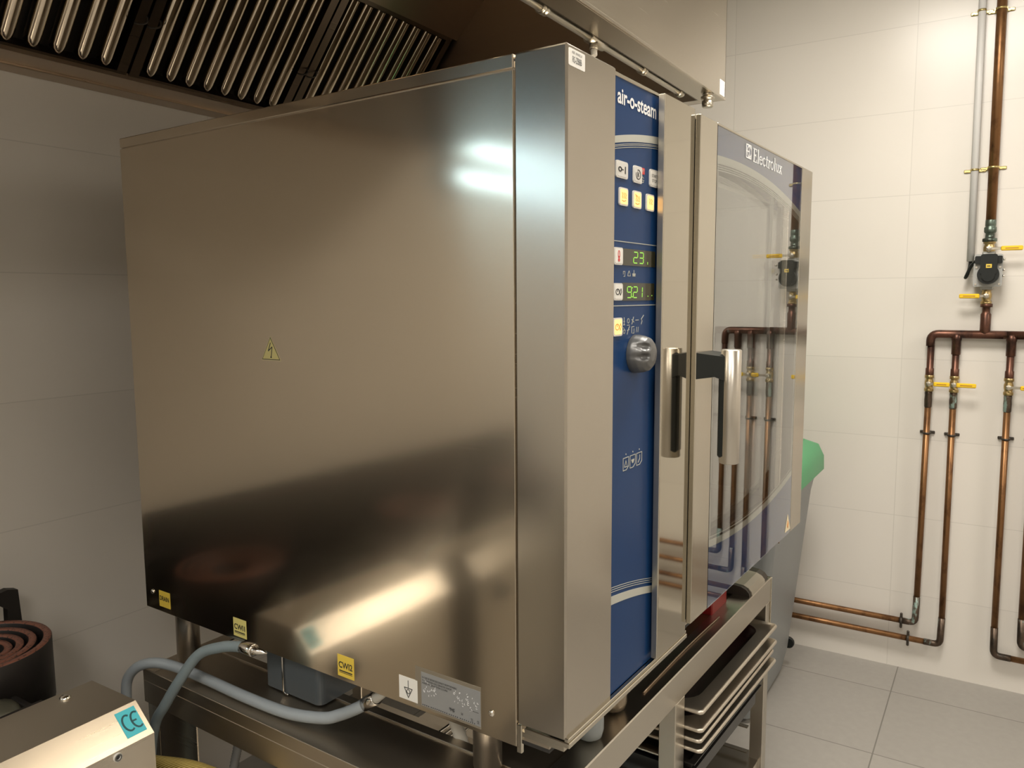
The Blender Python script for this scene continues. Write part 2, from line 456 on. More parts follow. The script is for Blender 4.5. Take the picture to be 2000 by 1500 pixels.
# sticker on column
lab = OV.part('label', MB().rect(FC, .0035, .0455, 1.7335, 1.7555, .0, .0007, .002), WHITE_L, col, label='small white inventory sticker')
OV.part('lettering', MB().text(FC, 'REF. INVEC.E', .011, .037, 1.7495, 1.7525, 0, .0011).text(FC, 'RS-ZB8B', .012, .036, 1.7385, 1.7465, 0, .0011), PRINT_DARK, col)
# rear corner upright strip at the back edge
OV.part('back_panel', MB().box(0.004, 1.187, 1.045, 1.0505, ZP, 1.7425), STEEL_FRAME)
OV.part('side_sheet', MB().box(1.183, 1.187, 0.03, 1.0503, ZP, 1.7405), STEEL)
# top stub pipe
OV.part('vent_stub', MB().lathe((0.10, .40, ZT), (0, 0, 1), [(.012, 0), (.012, .012), (.016, .012), (.016, .022), (.010, .022)], 20), NICKEL)

# base lip under the column and panel
lip = MB().box(-0.001, 0.437, -0.006, 0.07, 0.8025, 0.8105, .001)
lip.box(0.0, 0.437, -0.004, 0.003, 0.8105, 0.8165, .0008)
lip.box(0.001, 0.43, 0.004, 0.0845, 0.795, 0.8025)
OV.part('base_lip', lip, STEEL_BRIGHT)
OV.part('hinge_hook', MB().box(-0.0005, 0.006, 0.075, 0.0838, 0.768, 0.812, .001).box(.006, .02, .03, .08, .785, .79), STEEL_BRIGHT)
OV.part('underside', MB().box(0.004, 1.183, 0.03, 1.045, ZP + .006, ZP + .012), DARK)

# blue control panel
cp = OV.part('control_panel', MB().box(0.139, 0.305, 0.004, 0.02, 0.8165, 1.7520), BLUE)
OV.part('panel_trim', MB().box(0.139, 0.2975, 0.0025, 0.02, 1.7520, 1.7575, .0008), STEEL_BRIGHT)
def arc_band(fr, x0, x1, top, bot, n=10, h=.0006, mb=None):
    mb = mb or MB()
    for k in range(n):
        xa, xb = x0 + (x1 - x0) * k / n, x0 + (x1 - x0) * (k + 1) / n
        mb.prism(fr, [(xa, bot(xa)), (xb, bot(xb)), (xb, top(xb)), (xa, top(xa))], 0, h)
    return mb
q = lambda a, b_, c: (lambda x: a + b_ * ((x - .139) / .1585) + c * ((x - .139) / .1585) ** 2)
OV.part('printed_band', arc_band(FT, .1395, .3045, q(1.667, .034, -.011), q(1.657, .0325, -.011)), PRINT_GREY, cp)
OV.part('printed_band', arc_band(FT, .1395, .3045, q(.9770, -.02, -.011), q(.9635, -.0185, -.011)), PRINT_GREY, cp)
for a, g_, c_ in ((1.6535, .0335, -.011), (1.6515, .0335, -.011), (1.6485, .0335, -.011), (.9905, -.0215, -.010), (.9870, -.0215, -.010), (.9835, -.0215, -.010)):
    OV.part('printed_line', arc_band(FT, .1395, .3045, q(a + .0008, g_, c_), q(a, g_, c_)), PRINT_GREY, cp)
OV.part('printed_line', MB().rect(FT, .1395, .3045, 1.5178, 1.5190), PRINT_GREY, cp)
OV.part('printed_line', MB().rect(FT, .1395, .3045, 1.4224, 1.4236), PRINT_GREY, cp)
OV.part('lettering', MB().text(FT, 'air-o-steam', .1500, .2855, 1.7155, 1.7370, 0, .0007, bold=.02), PRINT_WHITE, cp)
def button(x0, x1, z0, z1, face, icon=None, iconmat=PRINT_DARK, frame_m=BTN):
    """key: white rim, inner face, drawn symbol"""
    mb = MB()
    mb.m(0).rect(FT, x0, x1, z0, z1, 0, .0022, .004)
    w, h = x1 - x0, z1 - z0
    mb.m(1).rect(FT, x0 + w * .1, x1 - w * .1, z0 + h * .09, z1 - h * .09, .0018, .0026, .003)
    mb.m(2)
    f = Fr(FT.p(x0, z0, .0026), (w, 0, 0), (0, 0, h), (0, -1, 0))
    if icon: icon(mb, f)
    return OV.part('button', mb, [frame_m, face, iconmat], cp)
def S_(mb, f, pts, w): mb.stroke(f, pts, w, 0, .0004)
def i_power(mb, f):
    mb.ring(f, .3, .5, .12, .07, 0, .0004, seg=16); S_(mb, f, [(.74, .3), (.74, .7)], .07); S_(mb, f, [(.5, .5), (.56, .5)], .07)
def i_cycle(mb, f):
    mb.ring(f, .5, .5, .27, .05, 0, .0004, -200, 110, 18); S_(mb, f, [(.42, .35), (.42, .65)], .05); S_(mb, f, [(.58, .38), (.5, .5), (.58, .62)], .05)
def i_start(mb, f):
    mb.text(f, 'START', .17, .83, .54, .72, 0, .0004); mb.text(f, 'STOP', .2, .8, .26, .44, 0, .0004)
def i_heat(k):
    def fn(mb, f):
        for x in ((.32, .5, .68) if k < 2 else (.38, .62)):
            S_(mb, f, [(x - .04, .72), (x + .04, .6), (x - .03, .5), (x + .04, .4)], .045)
        S_(mb, f, [(.25, .28), (.45, .24), (.7, .3)], .05) if k < 2 else None
        if k == 1: S_(mb, f, [(.22, .78), (.4, .7)], .05)
    return fn
def i_thermo(mb, f):
    mb.ring(f, .5, .6, .09, .04, 0, .0004, seg=14, ry=.22)
    mb.disc(f, .5, .28, .10, 0, .0005, 14); S_(mb, f, [(.5, .3), (.5, .5)], .08)
def i_clock(mb, f):
    mb.ring(f, .38, .5, .2, .05, 0, .0004, seg=16, ry=.16); S_(mb, f, [(.38, .5), (.38, .62)], .05); S_(mb, f, [(.7, .3), (.62, .5), (.75, .68), (.82, .5), (.7, .3)], .04)
button(.1445, .1835, 1.6100, 1.6345, BTN, i_power, frame_m=BTN)
button(.2035, .2330, 1.6090, 1.6345, BTN, i_cycle)
button(.2625, .2935, 1.6095, 1.6365, WHITE_L, i_start)
for k, (x0, x1) in enumerate(((.1560, .1850), (.2025, .2320), (.2505, .2795))):
    button(x0, x1, 1.5708, 1.5970, AMBER, i_heat(k), AMBER_D, BTN)
button(.1405, .1695, 1.4835, 1.5090, WHITE_L, i_thermo, PRINT_RED)
button(.1405, .1700, 1.4310, 1.4565, WHITE_L, i_clock)
button(.1400, .1700, 1.3778, 1.4052, AMBER, i_clock, AMBER_D)
mb = MB().m(0).rect(FT, .2345, .2450, 1.6250, 1.6345, 0, .0008, .001).m(1)
mb.stroke(FT, [(.238, 1.628), (.238, 1.632), (.2415, 1.632), (.2415, 1.6295)], .0008, 0, .0012)
for a, b2 in (((.237, 1.621), (.242, 1.619)), ((.237, 1.616), (.243, 1.616)), ((.238, 1.612), (.242, 1.614))):
    mb.stroke(FT, [a, b2], .001, 0, .0008)
OV.part('indicator', mb, [PRINT_RED, PRINT_GREY], cp)
def sevenseg(mb, fr, ch, x, z, w, h, t):
    segs = {'0': 'abcdef', '1': 'bc', '2': 'abged', '3': 'abgcd', '9': 'abcdfg'}[ch]
    c = {'a': ((x, z + h), (x + w, z + h)), 'b': ((x + w, z + h), (x + w, z + h / 2)), 'c': ((x + w, z + h / 2), (x + w, z)),
         'd': ((x, z), (x + w, z)), 'e': ((x, z), (x, z + h / 2)), 'f': ((x, z + h / 2), (x, z + h)), 'g': ((x, z + h / 2), (x + w, z + h / 2))}
    for s_ in segs:
        (ax, ay), (bx, by) = c[s_]
        g = .12
        mb.stroke(fr, [(ax + (bx - ax) * g, ay + (by - ay) * g), (bx - (bx - ax) * g, by - (by - ay) * g)], t, 0, .0006)
def display(z0, z1, x0, x1, chars, dots):
    d = OV.part('display', MB().rect(FT, x0, x1, z0, z1, 0, .0010), DISP, cp)
    f = Fr(FT.p(0, 0, .0010), (1, 0, 0), (.04, 0, 1), (0, -1, 0))
    m = MB()
    for ch, x in chars:
        sevenseg(m, f, ch, x - z0 * .04, z0 + .0045, .014, .0165, .0016)
    for (x, z) in dots:
        m.disc(f, x - z * .04, z, .0009, 0, .0006, 8)
    OV.part('digits', m, LED, cp)
display(1.4835, 1.5085, .1720, .2895, (('2', .2075), ('3', .2285)), ((.259, 1.488), (.259, 1.490)))
display(1.4305, 1.4575, .1715, .2870, (('9', .1865), ('2', .2075), ('1', .2260)), ((.2045, 1.436), (.2045, 1.450), (.262, 1.437), (.277, 1.438)))
ic = MB()
def shield(x, z, w, h, n):
    ic.stroke(FT, [(x, z + h), (x + w, z + h), (x + w, z + h * .25), (x + w * .6, z), (x, z)], .0010, closed=True)
    if n == 0: ic.stroke(FT, [(x + w * .25, z + h * .25), (x + w * .5, z + h * .75), (x + w * .75, z + h * .25)], .001, closed=True)
    if n == 1: ic.prism(FT, [(x + w * .2, z + h * .65), (x + w * .8, z + h * .65), (x + w * .6, z + h * .35), (x + w * .4, z + h * .35)], 0, .0006)
    if n == 2: ic.stroke(FT, [(x + w * .3, z + h * .2), (x + w * .6, z + h * .5), (x + w * .6, z + h * .8)], .0012)
    ic.disc(FT, x + w * .5, z + h + .0055, .0012, 0, .0006, 8)
for k, x in enumerate((.1805, .2050, .2290)): shield(x, 1.1670, .0195, .0195, k)
OV.part('status_symbols', ic, PRINT_GREY, cp); ic = MB()
# small symbols below first display
ic.stroke(FT, [(.176, 1.467), (.180, 1.467), (.180, 1.4745), (.1745, 1.4745), (.1745, 1.470)], .0009)
ic.stroke(FT, [(.190, 1.468), (.199, 1.468), (.1975, 1.472), (.1945, 1.4755), (.1915, 1.472)], .0009, closed=True)
ic.stroke(FT, [(.207, 1.468), (.216, 1.468)], .0012); ic.prism(FT, [(.207, 1.468), (.216, 1.468), (.217, 1.472), (.206, 1.472)], 0, .0006); ic.stroke(FT, [(.2115, 1.471), (.2115, 1.477)], .001)
OV.part('heating_symbols', ic, PRINT_GREY, cp); ic = MB()
# symbols beside the amber key (two rows)
ic.stroke(FT, [(.1765, 1.394), (.1815, 1.394)], .0012); ic.stroke(FT, [(.179, 1.394), (.179, 1.405)], .0012); ic.stroke(FT, [(.1765, 1.399), (.1815, 1.399)], .0009)
ic.ring(FT, .1935, 1.3995, .0035, .0009, seg=12); ic.stroke(FT, [(.189, 1.393), (.198, 1.393)], .0009)
ic.stroke(FT, [(.206, 1.394), (.212, 1.405)], .0012); ic.stroke(FT, [(.206, 1.401), (.213, 1.397)], .0012)
ic.stroke(FT, [(.219, 1.400), (.230, 1.400)], .0011)
ic.stroke(FT, [(.240, 1.393), (.243, 1.398), (.240, 1.401), (.249, 1.407)], .0011)
ic.ring(FT, .179, 1.3835, .003, .001, seg=10); ic.stroke(FT, [(.176, 1.390), (.183, 1.385)], .001)
ic.stroke(FT, [(.190, 1.379), (.193, 1.385), (.198, 1.391)], .0012); ic.stroke(FT, [(.190, 1.385), (.197, 1.386)], .0009)
ic.stroke(FT, [(.206, 1.380), (.206, 1.390), (.214, 1.390)], .0010); ic.stroke(FT, [(.209, 1.380), (.214, 1.380), (.214, 1.387)], .0009)
ic.stroke(FT, [(.222, 1.381), (.224, 1.389)], .0008); ic.stroke(FT, [(.228, 1.381), (.230, 1.389)], .0008)
OV.part('program_symbols', ic, PRINT_GREY, cp)
# knob
KC = FT.p(.2172, 1.3475)
prof_k = [(.0298, 0), (.0300, .006), (.0285, .016), (.0255, .024), (.020, .029), (.010, .0315), (.0005, .032)]
kn = MB().lathe(KC, (0, -1, 0), prof_k, 48)
def knob_dent(v):
    # two shallow finger dents pressed into the upper left of the dome
    for cx, cz in ((-.017, .0125), (-.020, -.0025)):
        dx, dz = v.x - KC.x - cx, v.z - KC.z - cz
        d = math.sqrt((dx / .0105) ** 2 + (dz / .0064) ** 2)
        if d < 1: v.y += .005 * (1 - d * d); v.x += .0045 * (1 - d * d)
    return v
fine = MB()
fp = []
for (ra, ha), (rb, hb) in zip(prof_k, prof_k[1:]):
    for k in range(5): fp.append((ra + (rb - ra) * k / 5, ha + (hb - ha) * k / 5))
fp.append(prof_k[-1])
fine.lathe(KC, (0, -1, 0), fp, 72)
fine.v = [knob_dent(v.copy()) for v in fine.v]
OV.part('knob', fine, KNOB, label='grey rotary selector knob')

# polished strip between panel and door
OV.part('polished_strip', MB().prism(Fr((0, 0, .823), (1, 0, 0), (0, 1, 0), (0, 0, 1)), [(.2866, -.001), (.2866, -.0119), (.2885, -.012), (.411, -.012), (.412, -.011), (.412, -.001)], 0, .9305), STEEL_POL)
OV.part('strip_edge', MB().box(.2840, .2866, -.0120, -.001, .823, 1.7537, .0009), STEEL_SAT)
OV.part('gasket', MB().box(.405, 1.17, .002, .028, .86, 1.735).m(0), RUBBER) if False else None
g = MB().box(.395, .425, .001, .03, .83, 1.74)
OV.part('gasket', g, RUBBER)
# door
DZ0, DZ1 = .8405, 1.7455
VD = -.021
dr = MB()
dr.box(.4150, .4985, VD, VD + .010, DZ0, DZ1, .0010)      # left frame skin
dr.box(1.0905, 1.188, VD, VD + .010, DZ0, DZ1, .0010)     # right frame skin
dr.box(.4985, 1.0905, VD - .0004, VD + .010, DZ1 - .004, DZ1, .0008)
OV.part('door', dr, STEEL_BRIGHT)
door = OV.root.children[-1]
OV.part('door_edge', MB().box(.420, 1.18, VD + .010, .0, DZ0 + .004, DZ0 + .06).box(.420, 1.18, VD + .010, .0, DZ1 - .06, DZ1 - .004)
        .box(.420, .50, VD + .010, .0, DZ0 + .05, DZ1 - .05).box(1.09, 1.18, VD + .010, .0, DZ0 + .05, DZ1 - .05), RUBBER, door)
OV.part('glass', MB().box(.5005, 1.0885, VD + .0002, VD + .0042, DZ0, DZ1 - .0045), GLASS, door, label='reflective outer door glass')
FD = Fr((0, VD + .0046, 0), (1, 0, 0), (0, 0, 1), (0, -1, 0))
OV.part('inner_glass', MB().box(.515, 1.075, .010, .014, .95, 1.70), GLASS, door)
X0, X1 = .5005, 1.0885
tt = lambda x: (x - X0) / (X1 - X0)
topc = lambda x: 1.6885 + .038 * tt(x) - .089 * tt(x) ** 2 if False else 1.6895 + .034 * tt(x) - .0850 * tt(x) ** 2
botc = lambda x: .9740 - .075 * tt(x) + .102 * tt(x) ** 2
OV.part('blue_print', arc_band(FD, X0, X1, lambda x: DZ1 - .0045, topc, 24, -.0010), BLUE_DOOR, door)
OV.part('blue_print', arc_band(FD, X0, X1, lambda x: botc(x) - .0135, lambda x: DZ0, 24, -.0010), BLUE_DOOR, door)
OV.part('printed_band', arc_band(FD, X0, X1, topc, lambda x: topc(x) - .0145, 24, -.0010), PRINT_GREY, door)
OV.part('printed_band', arc_band(FD, X0, X1, lambda x: botc(x), lambda x: botc(x) - .0135, 24, -.0010), PRINT_GREY, door)
for k in range(3):
    OV.part('printed_line', arc_band(FD, X0, X1, lambda x: topc(x) - .0175 - .004 * k, lambda x: topc(x) - .0188 - .004 * k, 24, -.0008), PRINT_GREY, door)
OV.part('printed_line', arc_band(FD, X0, X1, lambda x: botc(x) + .007, lambda x: botc(x) + .0055, 24, -.0008), PRINT_GREY, door)
SEALG = nmat('seal_grey', (.30, .28, .24), .3, .4)
OV.part('glass_seal', MB().box(.5005, .512, VD + .0048, .008, .90, 1.70), SEALG, door)
OV.part('glass_seal', MB().box(1.078, 1.0885, VD + .0048, .008, .90, 1.70), SEALG, door)
# door rails around the inner glass
OV.part('inner_frame', MB().box(.93, .9335, .004, .010, .96, 1.66), PRINT_GREY, door)
# logo lettering drawn with strokes (serif capitals and lower case)
FL = Fr((0, VD, 0), (1, 0, 0), (0, 0, 1), (0, -1, 0))
lg = MB()
lx, lz, lw, lh = .660, 1.7070, .034, .0275
lg.rect(FL, lx, lx + lw, lz + lh - .0025, lz + lh, 0, .0004).rect(FL, lx, lx + lw, lz, lz + .0025, 0, .0004)
lg.rect(FL, lx, lx + .0035, lz, lz + lh, 0, .0004).rect(FL, lx + lw - .0035, lx + lw, lz, lz + lh, 0, .0004)
lg.ring(FL, lx + lw * .60, lz + lh / 2, .0125, .0030, 0, .0004, 95, 265, 14, ry=.0105)
lg.ring(FL, lx + lw * .60, lz + lh / 2, .0120, .0030, 0, .0004, -70, 70, 14, ry=.0105)
lg.stroke(FL, [(lx + lw * .12, lz + lh / 2), (lx + lw * .55, lz + lh / 2)], .0028, 0, .0004)
lg.stroke(FL, [(lx + lw * .62, lz + .003), (lx + lw * .62, lz + lh - .003)], .0022, 0, .0004)
def glyph(ch, x, z, s):
    """small serif letters, x-height .62, cap height 1; returns advance"""
    T_, t_ = .13 * s, .07 * s
    X = lambda a: x + a * s
    Z = lambda a: z + a * s
    st = lambda pts, w: lg.stroke(FL, [(X(a), Z(b_)) for a, b_ in pts], w, 0, .0004)
    if ch == 'E':
        st([(.15, 0), (.15, 1)], T_ * 1.1); st([(0, 1), (.6, 1), (.6, .82)], t_); st([(0, 0), (.63, 0), (.63, .2)], t_); st([(.15, .52), (.48, .52)], t_); st([(.48, .42), (.48, .62)], t_); return .78
    if ch == 'l':
        st([(.14, 0), (.14, 1.04)], T_); st([(0, 0), (.28, 0)], t_); st([(.02, 1.02), (.14, 1.04)], t_); return .36
    if ch == 'e':
        lg.ring(FL, X(.29), Z(.31), .25 * s, .10 * s, 0, .0004, 20, 325, 14, ry=.31 * s); st([(.06, .36), (.52, .36)], t_); return .66
    if ch == 'c':
        lg.ring(FL, X(.29), Z(.31), .25 * s, .10 * s, 0, .0004, 45, 320, 14, ry=.31 * s); return .62
    if ch == 't':
        st([(.18, .08), (.18, .85)], T_); st([(.02, .62), (.38, .62)], t_); st([(.18, .08), (.26, .01), (.4, .05)], t_); return .46
    if ch == 'r':
        st([(.14, 0), (.14, .62)], T_); st([(0, 0), (.3, 0)], t_); st([(.02, .62), (.14, .62)], t_); st([(.17, .45), (.3, .6), (.42, .57)], T_ * .8); return .5
    if ch == 'o':
        lg.ring(FL, X(.31), Z(.31), .26 * s, .10 * s, 0, .0004, 0, 360, 18, ry=.31 * s); return .72
    if ch == 'u':
        st([(.14, .62), (.14, .12), (.26, .0), (.42, .08), (.52, .2)], T_ * .9); st([(.52, 0), (.52, .62)], T_); st([(.0, .62), (.14, .62)], t_); st([(.4, .62), (.52, .62)], t_); st([(.52, 0), (.66, .0)], t_); return .76
    if ch == 'x':
        st([(.05, .62), (.5, 0)], T_); st([(.5, .62), (.05, 0)], t_); st([(0, .62), (.22, .62)], t_); st([(.36, .62), (.58, .62)], t_); st([(0, 0), (.2, 0)], t_); st([(.36, 0), (.6, 0)], t_); return .66
    return .5
gx = .7045
sc = (.9125 - .7045) / 5.80
base_z = 1.7055
_FL = FL
tot = 0
# stretch letters sideways: draw in a plane whose x axis is scaled
gw = []
for ch in 'Electrolux':
    gw.append({'E': .78, 'l': .36, 'e': .66, 'c': .62, 't': .46, 'r': .5, 'o': .72, 'u': .76, 'x': .66}[ch])
sxx = (.9150 - .7060) / (sum(gw) * .0255)
FL = Fr((.7060, VD, 1.7062), (sxx, 0, 0), (0, 0, 1), (0, -1, 0))
px_ = 0.0
for ch, w_ in zip('Electrolux', gw):
    glyph(ch, px_, 0, .0255); px_ += w_ * .0255
FL = _FL
OV.part('lettering', lg, PRINT_WHITE, door)
wt = MB().m(0).prism(FL, [(1.040, .851), (1.087, .8505), (1.061, .893)], 0, .0006).m(1).stroke(FL, [(1.062, .859), (1.062, .875)], .006, 0, .0009).m(1).ring(FL, 1.062, .866, .006, .002, 0, .0009, seg=12)
OV.part('warning_label', wt, [nmat('cream_label', (.72, .62, .42), 0, .5), nmat('orange_print', (.75, .35, .12), 0, .5)], door, label='small cream warning triangle')
# door handle: bracket + upright tube
HU, HV = .464, -.068
arm = MB()
def hexa(P):  # 8 points: root ring (4) then end ring (4)
    arm.add(P, [(0, 1, 2, 3), (7, 6, 5, 4), (0, 4, 5, 1), (1, 5, 6, 2), (2, 6, 7, 3), (3, 7, 4, 0)])
hexa([(.418, VD, 1.3370), (.418, VD, 1.2905), (.497, VD, 1.2905), (.497, VD, 1.3370),
      (.440, -.046, 1.3320), (.440, -.046, 1.2940), (.497, -.046, 1.2905), (.497, -.046, 1.3340)])
hexa([(.440, -.046, 1.3320), (.440, -.046, 1.2940), (.497, -.046, 1.2905), (.497, -.046, 1.3340),
      (.4520, -.072, 1.3290), (.4520, -.072, 1.2830), (.474, -.072, 1.2780), (.474, -.072, 1.3290)])
arm.box(HU - .0165, HU + .010, HV + .001, HV + .0175, 1.1480, 1.334, .003)
hd = OV.part('handle', arm, BLACK, label='black plastic handle bracket')
tb = MB().m(0).lathe((HU, HV, 1.137), (0, 0, 1), [(.0165, 0), (.0178, .0015), (.0178, .2035), (.0165, .205)], 32)
OV.part('grip_tube', tb, brushed('tube_steel', (.60, .56, .50), .30, .05, (3, 3, 600)), hd, label='brushed steel grip tube')

# side panel stickers and screws
def side_rect(mb, v0, v1, z0, z1, h0=0, h1=.0006, r=0): return mb.rect(SD, -v0, -v1, z0, z1, h0, h1, r)
tri = MB()
tri.m(0).prism(SD, [(-.6310, 1.3272), (-.5775, 1.3272), (-.6045, 1.3715)], 0, .0004)
tri.m(1).prism(SD, [(-.6285, 1.3290), (-.5800, 1.3290), (-.6045, 1.3690)], .0004, .0006)
tri.m(2).prism(SD, [(-.6265, 1.3302), (-.5820, 1.3302), (-.6045, 1.3668)], .0006, .0008)
tri.m(1)
tri.stroke(SD, [(-.6040, 1.3590), (-.6105, 1.3445), (-.6000, 1.3520), (-.6035, 1.3325)], .0016, .0008, .0011)
tri.prism(SD, [(-.6012, 1.3325), (-.6058, 1.3325), (-.6040, 1.3360)], .0008, .0011)
OV.part('warning_label', tri, [nmat('label_edge', (.50, .42, .25), 0, .5), PRINT_DARK, nmat('pale_yellow', (.56, .49, .20), 0, .45)], side, label='yellow high voltage warning triangle')
def ysticker(v0, v1, z0, z1, txt, col_=YELLOW, line=True):
    m = MB().m(0); side_rect(m, v0, v1, z0, z1)
    m.m(1).text(SD, txt, -v0 + .003, -v1 - .003, z0 + (z1 - z0) * .40, z0 + (z1 - z0) * .70, 0, .0010, bold=.022)
    if line:
        side_rect(m, v0 - .004, v1 + .004, z0 + (z1 - z0) * .24, z0 + (z1 - z0) * .29, 0, .0010)
        side_rect(m, v0 - .004, v1 + .004, z0 + (z1 - z0) * .18, z0 + (z1 - z0) * .20, 0, .0010)
    OV.part('label', m, [col_, PRINT_DARK], side, label='yellow %s label' % txt)
ysticker(1.000, .961, .788, .8225, 'DRAIN', line=False)
ysticker(.7485, .7095, .785, .8215, 'CWI1', nmat('pale_yellow_label', (.66, .58, .20), 0, .45))
ysticker(.4592, .4197, .7838, .8225, 'CWI2')
m = MB().m(0); side_rect(m, .3155, .2758, .7860, .8245)
m.m(1).stroke(SD, [(-.2955, .8195), (-.2955, .8060)], .0011, .0006, .0010)
m.stroke(SD, [(-.3040, .8065), (-.2870, .8065), (-.2955, .7905)], .0011, .0006, .0010, closed=True)
m.ring(SD, -.2955, .8008, .0035, .0010, .0006, .0010, seg=14)
OV.part('label', m, [WHITE_L, PRINT_DARK], side, label='white equipotential symbol label')
m = MB().m(0); side_rect(m, .2800, .1485, .7825, .8495, 0, .0005)
m.m(1); side_rect(m, .2672, .1495, .7865, .8430, .0005, .0010)
m.m(2)
m.text(SD, 'IN CASE OF REPAIR DISCONNECT FROM THE MAINS', -.2650, -.195, .8330, .8362, 0, .0014)
m.text(SD, 'VOR OEFFNEN DES GERAETES STROM', -.2650, -.205, .8285, .8315, 0, .0014)
m.text(SD, 'AVANT INTERVENTION COUPER', -.2650, -.213, .8240, .8270, 0, .0014)
m.text(SD, 'IP 25', -.2080, -.200, .8045 - .010, .8085 - .009, 0, .0014)
m.text(SD, 'PNC', -.2100, -.1995, .7960, .8005, 0, .0014)
m.text(SD, '50', -.1870, -.1830, .7950, .7985, 0, .0014)
m.text(SD, 'CE', -.1560, -.1520, .7905, .7950, 0, .0014)
m.text(SD, 'TD', -.1680, -.1640, .7905, .7950, 0, .0014)
m.text(SD, '- - - -  - - - - - - - - -  - - - - -  - - - - - - - -', -.2650, -.160, .7878, .7895, 0, .0014)
side_rect(m, .170, .153, .8075, .8080, 0, .0013)
m.m(3)
rnd = random.Random(3)
for k in range(46):
    v_ = rnd.choice([rnd.uniform(.153, .190), rnd.uniform(.155, .205), rnd.uniform(.235, .262)]); z_ = rnd.uniform(.806, .832)
    m.ring(SD, -v_, z_, rnd.uniform(.0008, .0018), .0006, 0, .0013, rnd.uniform(0, 180), rnd.uniform(200, 360), 6)
OV.part('rating_plate', m, [nmat('plate_border', (.30, .26, .20), .5, .4), PLATE, PRINT_DARK, PRINT_WHITE], side, label='silver rating plate with small black print')
for v_, z_ in ((1.0232, .8142), (.1295, .8147)):
    OV.part('screw', MB().lathe((0, v_, z_), (-1, 0, 0), [(.0052, 0), (.0050, .0016), (.0030, .003), (.001, .0032), (.0005, .0032)], 16), CHROME, side)
# legs of the oven
STEEL_LEG = brushed('leg_steel', (.62, .57, .50), .32, .05, (3, 3, 600))
def leg(u, v, r=.0245):
    mb = MB().lathe((u, v, .652), (0, 0, 1), [(r - .003, 0), (r - .003, .006), (r, .006), (r, .13), (r, .138)], 28)
    return OV.part('leg', mb, STEEL_LEG)
leg(.050, .982); leg(.092, .205); leg(1.12, .982); leg(1.12, .205)
def cup(u, v, z0, z1, r, mat, name):
    return OV.part(name, MB().lathe((u, v, z0), (0, 0, 1), [(.0005, 0), (r * .6, .001), (r * .88, .006), (r, .018), (r * 1.02, z1 - z0)], 28), mat)
cup(.262, .105, .655, .795, .026, GREY_PL, 'drain_cup')
cup(.372, .115, .655, .795, .028, nmat('smoked_cup', (.30, .24, .17), .7, .25), 'condensate_cup')
# drip box under the oven with wire clip
dbx = MB().rect(Fr((0, 0, .653), (1, 0, 0), (0, 1, 0), (0, 0, 1)), .070, .215, .588, .752, 0, .130, .014, 5)
bx = OV.part('drip_box', dbx, nmat('box_plastic', (.11, .125, .135), 0, .3), label='grey plastic drip box')
OV.part('wire_clip', MB().tube([(.066, .690, .778), (.066, .690, .670), (.0665, .687, .6555), (.0665, .676, .6535)], .0022, 8, sub=5), CHROME)
# crimp fittings at the inlets
OV.part('inlet_fitting', MB().lathe((.001, .6900, .7680), (.08, -1, .06), [(.0098, 0), (.0098, .004), (.0075, .008), (.0012, .034)], 18), CHROME)
OV.part('inlet_fitting', MB().cyl((.045, .352, .79), (.027, .398, .745), .0085, 16), RIBWHITE)

# ------------------------------------------------------------------ stand
ST = Thing('steel_stand', (0, 0, 0), TH, label='low stainless steel oven stand with tray rack under the combi oven', cat='stand')
U0, U1, V0, V1, ZS = -.026, 1.252, .067, 1.034, .650
ST.part('front_rail', MB().box(.02, U1, V0, V0 + .052, .585, .653, .002), STEEL_SAT)
tp = MB()
tp.box(U0, .111, .118, V1, ZS - .004, ZS - .0005)
tp.box(.111, .1325, .118, V1 - .04, ZS - .002, ZS + .003, .001)
tp.box(U0 - .001, U0 + .0035, .118, V1, .575, ZS, .001)
tp.box(U0 - .0022, U0, .125, V1 - .004, .6135, .6250, .0008)
tp.box(U0 - .0010, .111, .135, .160, ZS - .0005, ZS + .002, .001)
STEEL_SHELF = brushed('shelf_steel', (.52, .45, .36), .40, .08)
ST.part('side_shelf', tp, STEEL_SHELF)
ST.part('rear_rail', MB().box(U0, U1, V1 - .04, V1, .585, ZS, .002), STEEL_FRAME)
ST.part('right_rail', MB().box(U1 - .05, U1, V0 + .05, V1 - .04, .60, ZS, .002), STEEL_FRAME)
ST.part('upper_apron', MB().box(.02, U1 - .05, V0 + .0530, V0 + .20, ZS - .012, ZS - .008), STEEL_SHELF)
def post(u, v, z0, z1, w=.036, d=.036, mat=STEEL_FRAME):
    ST.part('post', MB().box(u, u + w, v, v + d, z0, z1, .0015), mat)
post(.573, V0 + .001, .06, .585, .050, .038, STEEL_SAT)
post(U1 - .0365, V0 + .001, .06, .585, .036, .036, STEEL_SAT)
post(U0 + .004, V1 - .040, .06, .585); post(U1 - .04, V1 - .040, .06, .585)
post(U0 + .004, .150, .06, .575)
post(.573, V1 - .040, .06, .585)
ST.part('corner_cap', MB().box(U1 - .001, U1 + .0035, V0 - .002, V0 + .050, .52, ZS + .004, .001), STEEL_BRIGHT)
ST.part('left_side_sheet', MB().box(U0 + .006, U0 + .009, .86, V1 - .04, .10, .574), STEEL_FRAME)
ST.part('lower_shelf', MB().box(U0, U1, V0 + .01, V1, .10, .125, .001), STEEL_FRAME)
for z in (.30, .42):
    ST.part('cross_bar', MB().box(U1 - .030, U1 - .008, V0 + .038, V1 - .04, z - .03, z, .001), STEEL_FRAME)
for k in range(6):
    z = .52 - .075 * k
    ST.part('tray_guide', MB().box(.600, .6255, V0 + .04, V1 - .04, z - .003, z), STEEL_FRAME)
    ST.part('tray_guide', MB().box(1.2015, U1 - .0365, V0 + .04, V1 - .04, z - .003, z), STEEL_FRAME)
